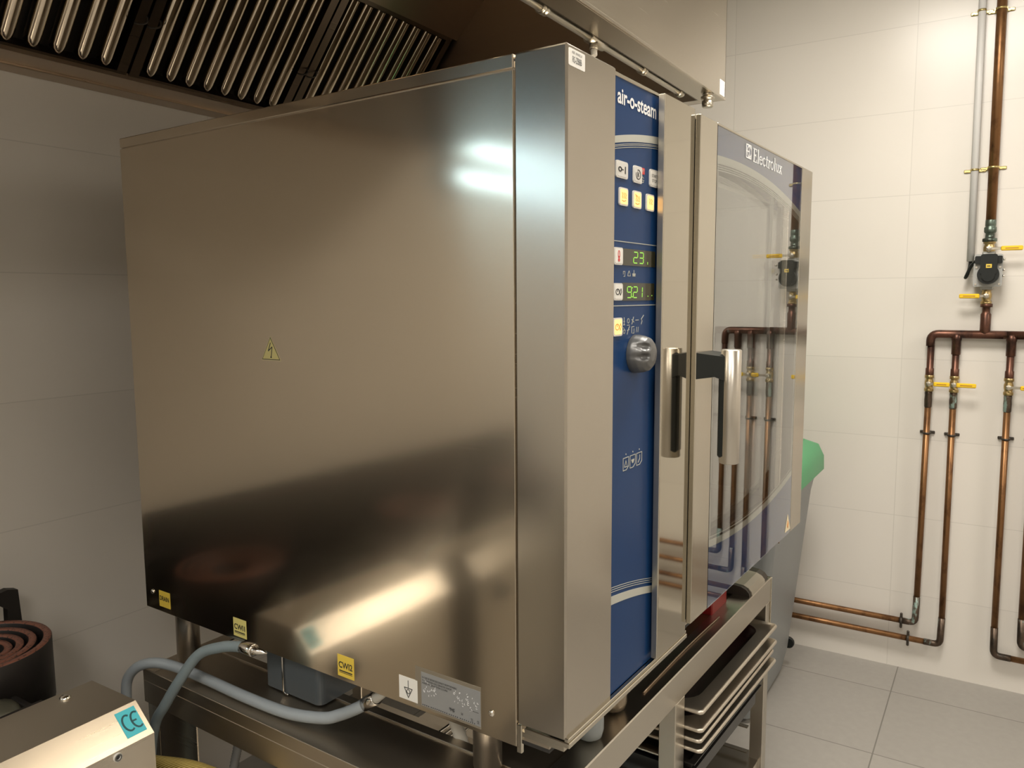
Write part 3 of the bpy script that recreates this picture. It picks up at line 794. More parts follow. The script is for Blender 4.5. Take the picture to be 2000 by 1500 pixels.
for k in range(4):
    ST.part('wire_bar', MB().cyl((.05, .40 - k * .0, .60 - k * .012), (.57, .40, .60 - k * .012), .0025, 8), CHROME)
for u in (U0 + .03, U1 - .02):
    for v in (V0 + .04, V1 - .02):
        ST.part('foot', MB().lathe((u, v, 0), (0, 0, 1), [(.022, 0), (.022, .012), (.012, .02), (.012, .10)], 16), BLACK)
# curved guide plate at the right end of the rail, dark slices at its sides, the left one painted shade
gp_ = [(V0 + .002, .652), (V0 + .004, .662), (V0 + .012, .671), (V0 + .026, .677), (V0 + .050, .679), (V0 + .16, .679), (V0 + .16, .676), (V0 + .16, .652)]
ST.part('guide_plate', MB().prism(Fr((1.088, 0, 0), (0, 1, 0), (0, 0, 1), (1, 0, 0)), gp_, 0, .115), nmat('beige_sheet', (.40, .36, .29), .35, .4))
ST.part('guide_dark_side', MB().prism(Fr((1.074, 0, 0), (0, 1, 0), (0, 0, 1), (1, 0, 0)), [(a + .003, b_ - .0005) for a, b_ in gp_], 0, .0138), CLIPM)  # shadow on the plate's left side face put in as a dark slice
ST.part('guide_dark_side', MB().prism(Fr((1.2032, 0, 0), (0, 1, 0), (0, 0, 1), (1, 0, 0)), [(a + .003, b_ - .0005) for a, b_ in gp_], 0, .034), CLIPM)

# inside the rack: GN pans
def pan(u0, u1, v0, v1, z, depth, tilt, mat, label, tiltv=0.0, dark=False):
    """gastronorm pan: rolled rim, sloping walls, rounded corners"""
    T = Thing('oven_pan', ((u0 + u1) / 2, (v0 + v1) / 2, z - depth), TH, label=label, cat='pan', group='shallow pans stacked in the stand rack')
    mb = MB()
    def loop(inset, r, zz, seg=6):
        pts = []
        x0, x1, y0, y1 = u0 + inset, u1 - inset, v0 + inset, v1 - inset
        for cx, cy, a0 in ((x1 - r, y0 + r, -90), (x1 - r, y1 - r, 0), (x0 + r, y1 - r, 90), (x0 + r, y0 + r, 180)):
            for k in range(seg + 1):
                a = math.radians(a0 + 90 * k / seg)
                px, py = cx + r * math.cos(a), cy + r * math.sin(a)
                pts.append(Vector((px, py, zz + tilt * (px - u0) + tiltv * (py - v0))))
        return pts
    loops = [loop(.000, .012, z - .0075), loop(-.0012, .013, z - .0035), loop(.0005, .012, z), loop(.003, .010, z + .0008), loop(.0055, .010, z), loop(.0075, .010, z - .0022),
             loop(.034, .055, z - .0028), loop(.038, .054, z - .008), loop(.044, .050, z - depth + .008), loop(.052, .044, z - depth), loop(.050, .046, z - depth - .0012),
             loop(.042, .052, z - depth + .006), loop(.036, .054, z - .010), loop(.031, .052, z - .0046), loop(.006, .010, z - .0042), loop(.0012, .011, z - .0075)]
    n = len(loops[0]); vs = [p for l in loops for p in l]
    fs = [(i * n + k, i * n + (k + 1) % n, ((i + 1) % len(loops)) * n + (k + 1) % n, ((i + 1) % len(loops)) * n + k) for i in list(range(9)) + list(range(10, 15)) for k in range(n)]
    fs += [(15 * n + k, 15 * n + (k + 1) % n, (k + 1) % n, k) for k in range(n)]
    fs += [list(range(9 * n, 10 * n)), list(range(10 * n, 11 * n))[::-1]]
    mb.add(vs, fs, True)
    if dark:
        for q_ in list(range(6 * n, 9 * n)) + [15 * n]: mb.mi[q_] = 1
    T.part('pan_body', mb, mat)
    return T
PANM = brushed('pan_steel', (.70, .64, .55), .36, .06)
PANIN = brushed('pan_brown', (.20, .10, .07), .3, .05)
specs = [(.6265, 1.1950, .0300, .5552, -.0158, 'topmost steel oven pan in the rack, dark burnt inside, just under the stand rail'),
         (.6255, 1.2000, .0300, .5146, -.0245, 'second steel oven pan from the top of the rack, tilted against the one above'),
         (.6255, 1.1774, .0320, .4903, -.0130, 'third steel oven pan from the top, short rim set back at the right'),
         (.6255, 1.1961, .0300, .4678, -.0350, 'lowest bright steel oven pan in the rack, directly above the black trays')]
dep = [.034, .018, .016, .016]
for i_, ((a, b_, v_, z_, tl, lb), dp) in enumerate(zip(specs, dep)):
    pan(a, b_, v_, v_ + .65, z_, dp, tl, [PANM, nmat('burnt_inside', (.035, .013, .012), .3, .3)], lb, dark=i_ < 2)
for k, (z_, lb, v_) in enumerate(((.432, 'upper of the two black enamel trays below the steel pans', .045), (.412, 'lower of the two black enamel trays, bottom of the stack in the rack', .049))):
    T = Thing('baking_tray', (.87, .35, z_ - .02), TH, label=lb, cat='tray', group='black trays in the stand rack')
    m = MB()
    w_ = .500
    dd = .016 if k == 0 else .048
    f = Fr((.6265, v_, z_), (1, 0, -.032), (0, 1, 0), (0, 0, 1))
    m.rect(f, 0, w_, 0, .014, -.0025, 0); m.rect(f, 0, w_, .54, .554, -.0025, 0); m.rect(f, 0, .014, .014, .54, -.0025, 0); m.rect(f, w_ - .014, w_, .014, .54, -.0025, 0)
    m.rect(f, .012, w_ - .012, .012, .016, -dd, -.001); m.rect(f, .012, w_ - .012, .538, .542, -dd, -.001); m.rect(f, .012, .016, .016, .538, -dd, -.001); m.rect(f, w_ - .016, w_ - .012, .016, .538, -dd, -.001)
    m.rect(f, .012, w_ - .012, .012, .542, -dd - .002, -dd)
    T.part('tray_body', m, TRAYBLACK)
# red box and folded sheet lying under the oven on the stand
T = Thing('red_box', (1.0, .16, .651), TH, label='small red plastic box under the oven door on the stand', cat='box')
T.part('box_shell', MB().box(.905, 1.012, .112, .190, .6505, .700, .003), RED)
T.part('white_flap', MB().box(1.014, 1.060, .114, .185, .690, .694, .001), WHITE_L)
T = Thing('drip_sheet', (.7, .10, .6505), TH, label='thin bent brown steel drip sheet lying behind the stand front rail', cat='sheet')
m = MB()
m.add([(.44, .094, .6530), (.90, .092, .6530), (1.00, .125, .6510), (1.0, .30, .6505), (.44, .30, .6505), (.44, .094, .6515), (.90, .092, .6515), (1.00, .125, .6500), (1.0, .30, .6490), (.44, .30, .6490)],
      [(0, 1, 2, 3, 4), (9, 8, 7, 6, 5), (0, 5, 6, 1), (1, 6, 7, 2), (2, 7, 8, 3), (3, 8, 9, 4), (4, 9, 5, 0)])
T.part('sheet_body', m, brushed('brown_sheet', (.36, .24, .14), .42, .08))
T.part('rolled_edge', MB().tube([(.46, .092, .655), (.70, .096, .656), (.90, .093, .656)], .0022, 8), brushed('brown_edge', (.40, .30, .22), .35, .05))

# ------------------------------------------------------------------ hoses
def rot(p):
    c, s_ = math.cos(TH), math.sin(TH)
    return (p[0] * c - p[1] * s_, p[0] * s_ + p[1] * c, p[2])
def hose(name, pts, r, mat, label, cat='hose', crimp=None, rib=None, sub=8, **kw):
    P = [rot(p) for p in pts]
    base = Vector(P[-1])
    root = empty(name, base, label=label, cat=cat)
    prop(MB().tube(P, r, 16, True, sub, rib).build('hose_tube', mat, root, base))
    if crimp:
        MB().cyl(rot(crimp[0]), rot(crimp[1]), r * 1.12, 18, .001).build('crimp', CHROME, root, base)
    return root
hose('water_hose', [(-.002, .705, .767), (-.004, .735, .766), (-.014, .775, .758), (-.030, .825, .735), (-.050, .866, .675), (-.060, .902, .620), (-.062, .935, .575), (-.063, .958, .50), (-.063, .965, .40), (-.06, .96, .2), (-.06, .96, .02)],
     .0105, HOSE, 'grey water hose arching down from the CWI1 inlet in front of the stand', crimp=((.0, .690, .768), (-.002, .722, .767)))
hose('water_hose', [(.036, .432, .722), (.031, .448, .711), (.030, .489, .687), (.022, .528, .672), (.008, .610, .6635), (.003, .725, .6625), (.003, .857, .6635), (-.006, .949, .668), (-.026, .991, .673), (-.041, 1.028, .660), (-.049, 1.055, .630), (-.049, 1.066, .585), (-.048, 1.07, .5), (-.048, 1.07, .3), (-.05, 1.07, .02)],
     .0108, nmat('pale_grey_hose', (.30, .33, .35), 0, .32), 'paler grey printed water hose running from the CWI2 inlet along the stand shelf', crimp=((.029, .396, .747), (.037, .434, .720)))
# tiny printed marks along the paler hose are part of the hose
hose('drain_hose', [(.125, .330, .78), (.135, .315, .70), (.145, .295, .62), (.155, .28, .50), (.16, .28, .3), (.16, .30, .14)], .0125, RIBWHITE, 'white corrugated drain hose behind the oven front leg', rib=.13, sub=14)
hose('ribbed_hose', [(.0, .745, .60), (-.002, .752, .55), (-.004, .765, .50), (-.005, .78, .40), (-.005, .80, .13)], .009, nmat('dark_ribbed', (.13, .13, .125), 0, .5), 'dark grey ribbed hose hanging beneath the stand side shelf', rib=.15, sub=14)
GASM = nmat('yellow_braid', (.55, .42, .10), .3, .4)
def braid():
    L = GASM.node_tree.links; b_ = GASM.node_tree.nodes['Principled BSDF']
    tc = node(GASM, 'ShaderNodeTexCoord'); wv = node(GASM, 'ShaderNodeTexWave'); wv.wave_type = 'BANDS'; wv.bands_direction = 'DIAGONAL'; wv.inputs['Scale'].default_value = 110
    L.new(tc.outputs['Object'], wv.inputs['Vector'])
    cr = node(GASM, 'ShaderNodeValToRGB'); cr.color_ramp.elements[0].color = (.18, .12, .02, 1); cr.color_ramp.elements[1].color = (.70, .56, .18, 1)
    L.new(wv.outputs['Fac'], cr.inputs[0]); L.new(cr.outputs[0], b_.inputs['Base Color'])
braid()
hose('gas_hose', [(-.155, .99, .30), (-.150, .96, .45), (-.140, .90, .535), (-.120, .81, .558), (-.095, .72, .560), (-.070, .64, .53), (-.06, .58, .42), (-.06, .55, .2), (-.06, .55, .02)], .0135, GASM, 'yellow braided gas hose curving low beside the stove console')

# ------------------------------------------------------------------ stoves at left
CONS = brushed('console_steel', (.60, .55, .47), .30, .05)
def rust_mat():
    m = nmat('burner_rust', (.10, .045, .03), .2, .45)
    L = m.node_tree.links; b_ = m.node_tree.nodes['Principled BSDF']
    tc = node(m, 'ShaderNodeTexCoord')
    vo = node(m, 'ShaderNodeTexVoronoi'); vo.inputs['Scale'].default_value = 170
    L.new(tc.outputs['Object'], vo.inputs['Vector'])
    cr = node(m, 'ShaderNodeValToRGB'); cr.color_ramp.elements[0].position = .18; cr.color_ramp.elements[0].color = (.03, .016, .012, 1); cr.color_ramp.elements[1].position = .4; cr.color_ramp.elements[1].color = (.22, .085, .055, 1)
    L.new(vo.outputs['Distance'], cr.inputs[0])
    ge = node(m, 'ShaderNodeNewGeometry'); sp = node(m, 'ShaderNodeSeparateXYZ'); L.new(ge.outputs['Normal'], sp.inputs[0])
    gt = node(m, 'ShaderNodeMath', operation='GREATER_THAN'); L.new(sp.outputs[2], gt.inputs[0]); gt.inputs[1].default_value = .6
    mx = node(m, 'ShaderNodeMix', data_type='RGBA'); L.new(gt.outputs[0], mx.inputs[0]); mx.inputs[6].default_value = (.014, .011, .010, 1); L.new(cr.outputs[0], mx.inputs[7])
    L.new(mx.outputs[2], b_.inputs['Base Color'])
    return m
RUST = rust_mat()
def stove(xr, w, label, detailed):
    xl = xr - w
    xb, xi = xl - .118, (xr - .085 if detailed else xr)
    SV = Thing('wok_stove', (xr - w / 2, 1.1, 0), label=label, cat='stove', group='low stoves along the back wall')
    prof = [(.7949, .7198), (.9352, .7198), (.9352, .20), (.7435, .20), (.7435, .6743)]
    con = SV.part('console', MB().prism(Fr((xr, 0, 0), (0, 1, 0), (0, 0, 1), (-1, 0, 0)), prof, 0, w), CONS)
    SV.part('body', MB().box(xb, xi, .937, 1.43, .10, .640), CAST)
    SV.part('well_edge', MB().box(xb, xi, .937, .950, .64, .716), CAST)
    SV.part('back_guard', MB().box(xb, xr - .015 if detailed else xr, 1.395, 1.43, .64, .872, .003), CAST)
    SV.part('side_guard', MB().box(xi - .012, xi, .950, 1.395, .64, .700, .002), CAST)
    for x in (xl + .03, xr - .115):
        for y in (.79, 1.38):
            SV.part('leg', MB().cyl((x, y, 0), (x, y, .20 if y < .9 else .10), .018, 12), STEEL_FRAME)
    SV.part('screw', MB().lathe((xr - .063, .9105, .7198), (0, 0, 1), [(.0100, 0), (.0100, .002), (.006, .0052), (.0005, .006)], 14), CHROME, con)
    SV.part('control_knob', MB().lathe((xr - .092, .7435, .612), (0, -1, 0), [(.032, 0), (.032, .005), (.026, .010), (.024, .028), (.015, .034), (.0005, .034)], 24), BLACK, con)
    FF = Fr((0, .7435, 0), (1, 0, 0), (0, 0, 1), (0, -1, 0))
    SV.part('socket_ring', MB().m(0).ring(FF, xr - .069, .6643, .0056, .0034, 0, .004, seg=18).m(1).disc(FF, xr - .069, .6643, .0042, 0, .002, 14), [WHITE_L, PRINT_DARK], con)
    if detailed:
        e = Vector((0, .0514, .0455)).normalized(); nb_ = Vector((0, -.0455, .0514)).normalized()
        FB = Fr(Vector((xr - .0440, .7435, .6743)) + e * .008, (1, 0, 0), e, nb_)
        cs = MB().m(0).rect(FB, 0, .0360, .003, .0530, .0002, .0008)
        cs.m(1).ring(FB, .0135, .028, .0090, .0032, 0, .0013, 60, 300, 14, ry=.015).ring(FB, .0290, .028, .0090, .0032, 0, .0013, 60, 300, 14, ry=.015).stroke(FB, [(.0205, .028), (.028, .028)], .0032, 0, .0013)
        SV.part('ce_label', cs, [CYAN_L, nmat('teal_print', (.02, .10, .12), 0, .4)], con, label='cyan square sticker with dark CE mark')
    BC = Vector((xr - (.097 if detailed else .21), 1.17, 0))
    for k, r in enumerate([.132, .106, .084, .064]):
        w_ = .0155; zt = .766 - .004 * k
        rg = MB().lathe(BC + Vector((0, 0, .640)), (0, 0, 1), [(r - w_, .04), (r - w_, zt - .640 - .003), (r - w_ + .002, zt - .640), (r - .002, zt - .640), (r, zt - .640 - .003), (r, 0)], 64)
        SV.part('burner_ring', rg, RUST)
    lm = MB().lathe((xr - .130, 1.015, .640), (0, 0, 1), [(.045, 0), (.045, .030), (.040, .050), (.027, .066), (.008, .072), (.0005, .072)], 14)
    SV.part('burner_foot', lm, nmat('burnt_casting', (.09, .085, .06), .3, .4))
    return SV
stove(-.1533, .455, 'low stainless stove with cyan CE sticker on its sloped front edge, nearest the oven', True)
stove(-.730, .455, 'second low stainless stove, further left along the back wall, past the photo edge', False)
stove(-1.308, .455, 'third low stainless stove, furthest left along the back wall', False)
# cast iron pan support standing behind the nearest burner
br = MB()
br.prism(Fr((0, 1.325, 0), (1, 0, 0), (0, 0, 1), (0, 1, 0)), [(-.118, .640), (-.084, .640), (-.092, .800), (-.112, .806), (-.30, .775), (-.30, .755), (-.132, .776), (-.116, .762)], 0, .020)
PS = Thing('pan_support', (-.2, 1.33, .640), label='black cast iron pan support bracket standing up behind the round burner rings', cat='bracket')
PS.part('bracket_arm', br, CAST)
PS.part('bracket_foot', MB().box(-.238, -.084, 1.318, 1.352, .6415, .650, .002), CAST)

# ------------------------------------------------------------------ extractor hood
HX1 = 1.207; HX0 = -1.28; HZ = 1.955
HD = Thing('extractor_hood', (0, .8, HZ), label='long stainless steel extractor hood above the oven along the back wall', cat='hood')
HD.part('front_panel', MB().box(HX0, HX1, .171, .175, HZ, CEIL - .005, .001), STEEL_HOOD)
gt = MB().box(HX0, HX1 - .002, .175, .233, HZ, HZ + .003, .0008)
gt.box(HX0, HX1 - .04, .230, .234, HZ, HZ + .035, .0008)
gt.box(HX0, HX1, .1695, .1725, HZ - .001, HZ + .006, .001)
HD.part('gutter', gt, STEEL_HOOD)
ep = MB().box(HX1 - .004, HX1, .171, YB - .002, HZ, CEIL - .005, .001).box(HX1 - .042, HX1 - .004, .233, YB - .01, HZ, HZ + .003, .0008).box(HX1 - .043, HX1 - .040, .233, YB - .01, HZ, HZ + .03)
HD.part('end_panel', ep, STEEL_HOOD)
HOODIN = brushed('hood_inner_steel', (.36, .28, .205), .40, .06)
HD.part('end_panel', MB().box(HX0 - .004, HX0, .171, YB - .002, HZ, CEIL - .005, .001), STEEL_HOOD)
HD.part('end_lining', MB().box(HX1 - .0055, HX1 - .0042, .235, YB - .01, HZ + .03, CEIL - .01), HOODIN)
bk = MB().box(HX0, HX1 - .043, 1.300, 1.384, HZ, HZ + .003, .0008).box(HX0, HX1 - .043, 1.387, YB - .002, HZ - .004, HZ + .002, .0008).box(HX0, HX1 - .043, 1.384, 1.388, HZ - .0055, HZ + .004, .001)
bk.box(HX0, HX1 - .043, 1.298, 1.302, HZ, HZ + .014)
HD.part('back_gutter', bk, brushed('gutter_steel', (.42, .33, .24), .3, .05))
sl = MB()
P = [(1.045, 2.262), (.80, 2.515), (.78, 2.515), (1.03, 2.26)]
sl.prism(Fr((HX0, 0, 0), (0, 1, 0), (0, 0, 1), (1, 0, 0)), [(1.052, 2.262), (.56, 2.742), (.555, 2.737), (1.046, 2.256)], 0, HX1 - .006 - HX0)
HD.part('sloping_plate', sl, HOODIN)
HD.part('front_lining', MB().box(HX0, HX1 - .006, .176, .178, HZ + .03, CEIL - .01), HOODIN)
HD.part('label', MB().rect(Fr((0, .171, 0), (1, 0, 0), (0, 0, 1), (0, -1, 0)), 1.160, 1.1985, 1.962, 2.000, 0, .0007).rect(Fr((0, .1703, 0), (1, 0, 0), (0, 0, 1), (0, -1, 0)), 1.171, 1.188, 1.972, 1.984, 0, .0004), WHITE_L, label='tiny white sticker at the hood corner')
pl = MB().lathe((1.119, .189, 1.928), (0, 0, 1), [(.0105, 0), (.012, .003), (.012, .013), (.0095, .014), (.0095, .016), (.0145, .017), (.0145, .022), (.0105, .0225), (.0105, .026), (.0125, .027)], 22)
pl.v = [Vector((1.119, .189, 1.955)) + (v - Vector((1.119, .189, 1.955))) * 1.22 for v in pl.v]
HD.part('drain_plug', pl, NICKEL, label='knurled drain plug below the hood corner')
# fire pipe inside the hood
FPY, FPZ = .2500, 1.9600
PP = Thing('sprinkler_pipe', (.3, FPY, FPZ), label='slim steel pipe with fittings running along the inside edge of the hood', cat='pipe')
PP.part('pipe_run', MB().cyl((HX0 + .01, FPY, FPZ), (1.095, FPY, FPZ), .0090, 16), NICKEL)
for x in (.372, .835, 1.075):
    PP.part('coupling', MB().lathe((x - .012, FPY, FPZ), (1, 0, 0), [(.0095, 0), (.0122, .002), (.0122, .010), (.0102, .012), (.0122, .014), (.0122, .022), (.0095, .024)], 16), NICKEL)
tee = PP.part('tee_fitting', MB().cyl((.555, FPY, FPZ), (.625, FPY, FPZ), .0130, 18, .002).cyl((.578, FPY, FPZ), (.572, FPY - .004, FPZ - .024), .009, 16, .001), NICKEL)
PP.part('nozzle', MB().cyl((.573, FPY - .004, FPZ - .022), (.570, FPY - .006, FPZ - .036), .0065, 14, .001), WHITE_L, tee)
for x in (.40, -.6):
    PP.part('clamp', MB().box(x - .006, x + .006, FPY - .012, FPY + .002, FPZ + .004, FPZ + .014, .001), NICKEL)

# baffle filters
tv = Vector((0, -.641, .767)); nv = Vector((0, -.767, -.641))
FLN = .385; FW = .481
def make_filter(x0):
    O = Vector((x0, 1.298, 1.964))
    f = Fr(O, (1, 0, 0), tv, nv)
    root = empty('baffle_filter', O, label='x', cat='filter', group='baffle filters in the hood')
    base = O
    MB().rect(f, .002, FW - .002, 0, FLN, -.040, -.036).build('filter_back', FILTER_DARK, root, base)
    fm = MB().rect(f, .002, .026, 0, FLN, -.036, .001).rect(f, FW - .026, FW - .002, 0, FLN, -.036, .001)
    fm.rect(f, .026, FW - .026, 0, .006, -.036, 0).rect(f, .026, FW - .026, FLN - .012, FLN, -.036, .001)
    fm.build('filter_frame', FILTER_FRAME, root, base)
    n = 8
    pitch = (FW - .056) / n
    for k in range(n):
        xc = .028 + pitch * (k + .5)
        w = .0155
        mb = MB()
        # convex channel: rounded nose and flat flanks, cut round at the lower end
        prof = [(-w, -.020), (-w, -.008), (-w * .80, -.0015), (-w * .42, .0022), (0, .0034), (w * .42, .0022), (w * .80, -.0015), (w, -.008), (w, -.020)]
        ys = [.010, .014, .020, .030, FLN - .014]
        sh = [.35, .70, .90, 1.0, 1.0]
        vs = []
        for y, s_ in zip(ys, sh):
            for (a, h) in prof:
                vs.append(f.p(xc + a * s_, y, h if s_ == 1 else h - .004 * (1 - s_)))
        m_ = len(prof)
        fs = [(i * m_ + j, i * m_ + j + 1, (i + 1) * m_ + j + 1, (i + 1) * m_ + j) for i in range(len(ys) - 1) for j in range(m_ - 1)]
        fs.append(list(range(m_)))
        mb.add(vs, fs, True)
        mb.build('baffle', STEEL_FILTER, root, base)
    for xh in (.015, FW - .015):
        hm = MB().tube([f.p(xh - .010, .128, .002), f.p(xh - .010, .131, .012), f.p(xh, .134, .014), f.p(xh + .010, .141, .012), f.p(xh + .012, .150, .002)], .0022, 8, True, 4)
        hm.build('wire_handle', CLIPM, root, base)
    return root
FILTER_FRAME = brushed('filter_frame_steel', (.16, .125, .095), .3, .06)
f0 = make_filter(0)
xs = [-.256 - FW * 3, -.256 - FW * 2, -.256 - FW, -.2545 - .012, .2215, .7055]
xs = [.7055, .2215, -.2625, -.7465]
names = ['rightmost baffle filter of the hood, its corner touching the end wall', 'second baffle filter from the right, directly above the back of the oven', 'third baffle filter from the right, cut by the left edge of the photo',
         'leftmost baffle filter of the hood, out past the left edge']
for i, x in enumerate(xs):
    if i == 0: r_ = f0
    else:
        r_ = f0.copy(); S.collection.objects.link(r_)
        for ch in list(f0.children):
            c_ = ch.copy(); c_.parent = r_; S.collection.objects.link(c_)
    r_.location = (x, 1.298, 1.964)
    r_['label'] = names[i]

# insect lamp with bright cool tubes on the back wall beyond the hood
CL = Thing('insect_lamp', (-2.1, YB, 1.86), label='cool white insect lamp fixed to the back wall beyond the left end of the hood', cat='lamp')
CL.part('housing', MB().box(-2.62, -1.38, 1.415, YB - .002, 1.855, 2.055, .004), STEEL_BRIGHT)
for z in (1.895, 2.015):
    CL.part('tube', MB().cyl((-2.58, 1.398, z), (-1.42, 1.398, z), .016, 16), LAMPCOOL)
for x in (-2.6, -1.4):
    CL.part('end_cap', MB().box(x - .015, x + .015, 1.375, 1.415, 1.86, 2.05, .003), STEEL_BRIGHT)

# ------------------------------------------------------------------ pipes on the right wall
PX = 2.299
GP = Thing('copper_gas_pipework', (XR, -.43, .13), label='copper gas manifold of branching tarnished pipes fixed on the right tiled wall', cat='pipes')
GP.part('riser', MB().cyl((PX, -.432, 1.690), (PX, -.424, CEIL), .0155, 20), COPPER)
GP.part('union', MB().lathe((PX, -.432, 1.618), (0, 0, 1), [(.018, 0), (.0225, .002), (.0225, .012), (.015, .014), (.0140, .030), (.017, .032), (.019, .036), (.019, .050), (.0150, .053), (.0165, .056), (.0165, .074), (.0145, .078)], 18), VERDI)
def valve(y, z, side_, lv0, lv1, r=.0145, vertical=True, metal=BRASS):
    """ball valve: body with hex collars and a yellow lever"""
    vb = MB().lathe((PX, y, z - .030), (0, 0, 1), [(r * 1.05, 0), (r * 1.15, .001), (r * 1.15, .011), (r * .9, .012), (r * .95, .018), (r * 1.1, .026), (r * 1.1, .036), (r * .9, .044), (r * .9, .048), (r * 1.15, .049), (r * 1.15, .059), (r * 1.05, .060)], 6 if False else 18)
    v_ = GP.part('valve', vb, metal)
    GP.part('stem', MB().cyl((PX - r, y, z), (PX - r - .018, y, z), .0065, 12, .001).lathe((PX - r - .016, y, z), (-1, 0, 0), [(.0095, 0), (.0095, .006), (.004, .007), (.004, .010)], 6, False), NICKEL, v_)
    d = 1 if lv1 > lv0 else -1
    x0 = PX - r - .0165
    lm_ = MB().m(0).box(x0 - .002, x0, min(y, lv0), max(y, lv0), z - .0045, z + .0045, .0008)
    lm_.m(1).box(x0 - .005, x0 + .003, min(lv0, lv1), max(lv0, lv1), z - .0085, z + .0075, .003)
    fl2 = Fr((x0 - .005, 0, 0), (0, -1, 0), (0, 0, 1), (-1, 0, 0))
    a_, b2 = sorted((-lv0, -lv1))
    lm_.m(2).rect(fl2, a_ + (b2 - a_) * .2, b2 - (b2 - a_) * .2, z - .0022, z + .0012, 0, .0004)
    GP.part('lever', lm_, [NICKEL, LEVER, nmat('lever_print', (.45, .22, .02), 0, .5)], v_, label='yellow valve lever')
valve(-.432, 1.594, -1, -.467, -.531, .0165)
valve(-.432, 1.432, 1, -.412, -.350, .0150)
# regulator / solenoid block between the two valves
rg = GP.part('regulator', MB().rect(Fr((PX - .045, 0, 0), (0, -1, 0), (0, 0, 1), (-1, 0, 0)), .390, .4760, 1.4640, 1.5750, -.052, .0, .008).box(PX - .02, PX + .018, -.452, -.412, 1.452, 1.585, .004), ALU, label='grey cast gas regulator body')
fr_ = Fr((PX - .045, 0, 0), (0, -1, 0), (0, 0, 1), (-1, 0, 0))
cap = MB()
cap.disc(fr_, .4345, 1.5050, .0330, 0, .030, 28)
cap.disc(fr_, .4345, 1.5010, .0200, .030, .036, 24)
cap.rect(fr_, .4100, .4600, 1.5050, 1.5740, 0, .034, .008)
cap.rect(fr_, .3930, .4740, 1.5420, 1.5680, 0, .020, .004)
GP.part('black_cap', cap, BLACK, rg)
GP.part('label', MB().m(0).rect(fr_, .4270, .4440, 1.5270, 1.5400, .034, .0346).m(1).rect(fr_, .4300, .4400, 1.5315, 1.5350, .0346, .0350), [YELLOW, PRINT_DARK], rg)
sc_ = MB()
for (yy, zz) in ((.398, 1.472), (.468, 1.472), (.398, 1.530), (.468, 1.530)):
    sc_.disc(fr_, yy, zz, .0035, 0, .003, 10)
GP.part('screws', sc_, CHROME, rg)
GP.part('side_bolts', MB().cyl((PX - .06, -.476, 1.52), (PX - .06, -.483, 1.52), .004, 10).cyl((PX - .06, -.476, 1.50), (PX - .06, -.482, 1.50), .004, 10).cyl((PX - .07, -.476, 1.555), (PX - .07, -.484, 1.555), .004, 10), CHROME, rg)
# riser lower part and manifold
GP.part('lower_riser', MB().lathe((PX, -.434, 1.296), (0, 0, 1), [(.0135, 0), (.0165, .012), (.0165, .072), (.0140, .075), (.0125, .080), (.0125, .096), (.019, .097), (.019, .108), (.016, .109)], 18), COPPER_RED)
def elbow_path(a, c, b_, r=.018, n=6):
    a, c, b_ = Vector(a), Vector(c), Vector(b_)
    d1, d2 = (a - c).normalized(), (b_ - c).normalized()
    p0, p1 = c + d1 * r, c + d2 * r
    out = [a]
    for k in range(n + 1):
        t = k / n
        out.append(p0 * (1 - t) ** 2 + c * 2 * t * (1 - t) + p1 * t * t)
    out.append(b_)
    return out
man = MB().tube(elbow_path((PX, -.50, 1.296), (PX, -.2665, 1.296), (PX, -.2665, 1.252), .026) , .0145, 18, False).tube(elbow_path((PX, -.49, 1.296), (PX, -.705, 1.295), (PX, -.706, 1.24), .026), .0145, 18, False)
GP.part('manifold', man, COPPER_RED)
drops = ((-.2690, -.2755), (-.3490, -.3520), (-.5150, -.5165), (-.5950, -.5960), (-.6500, -.651), (-.7060, -.707))
tops = MB()
for (ya, yb) in drops[1:5]:
    tops = MB().lathe((PX, ya, 1.222), (0, 0, 1), [(.0120, 0), (.0150, .002), (.0150, .050), (.0165, .055), (.0165, .075)], 16)
    GP.part('tee', tops, COPPER_RED)
for i, (ya, yb) in enumerate(drops):
    GP.part('stub', MB().lathe((PX, ya, 1.140), (0, 0, 1), [(.0125, 0), (.0140, .006), (.0140, .030), (.0115, .032), (.0118, .112)], 16), COPPER_RED)
    lv = ((-.285, -.3365), (-.357, -.4185), (-.549, -.580), (-.615, -.645), (-.67, -.70), (-.725, -.78))[i]
    valve(ya, 1.1160, 1, *lv, r=.0135, metal=BRASS)
    GP.part('tail_fitting', MB().lathe((PX, ya, 1.026), (0, 0, 1), [(.0112, 0), (.0125, .004), (.0130, .03), (.0120, .045), (.0128, .052), (.0120, .062)], 16), PATINA)
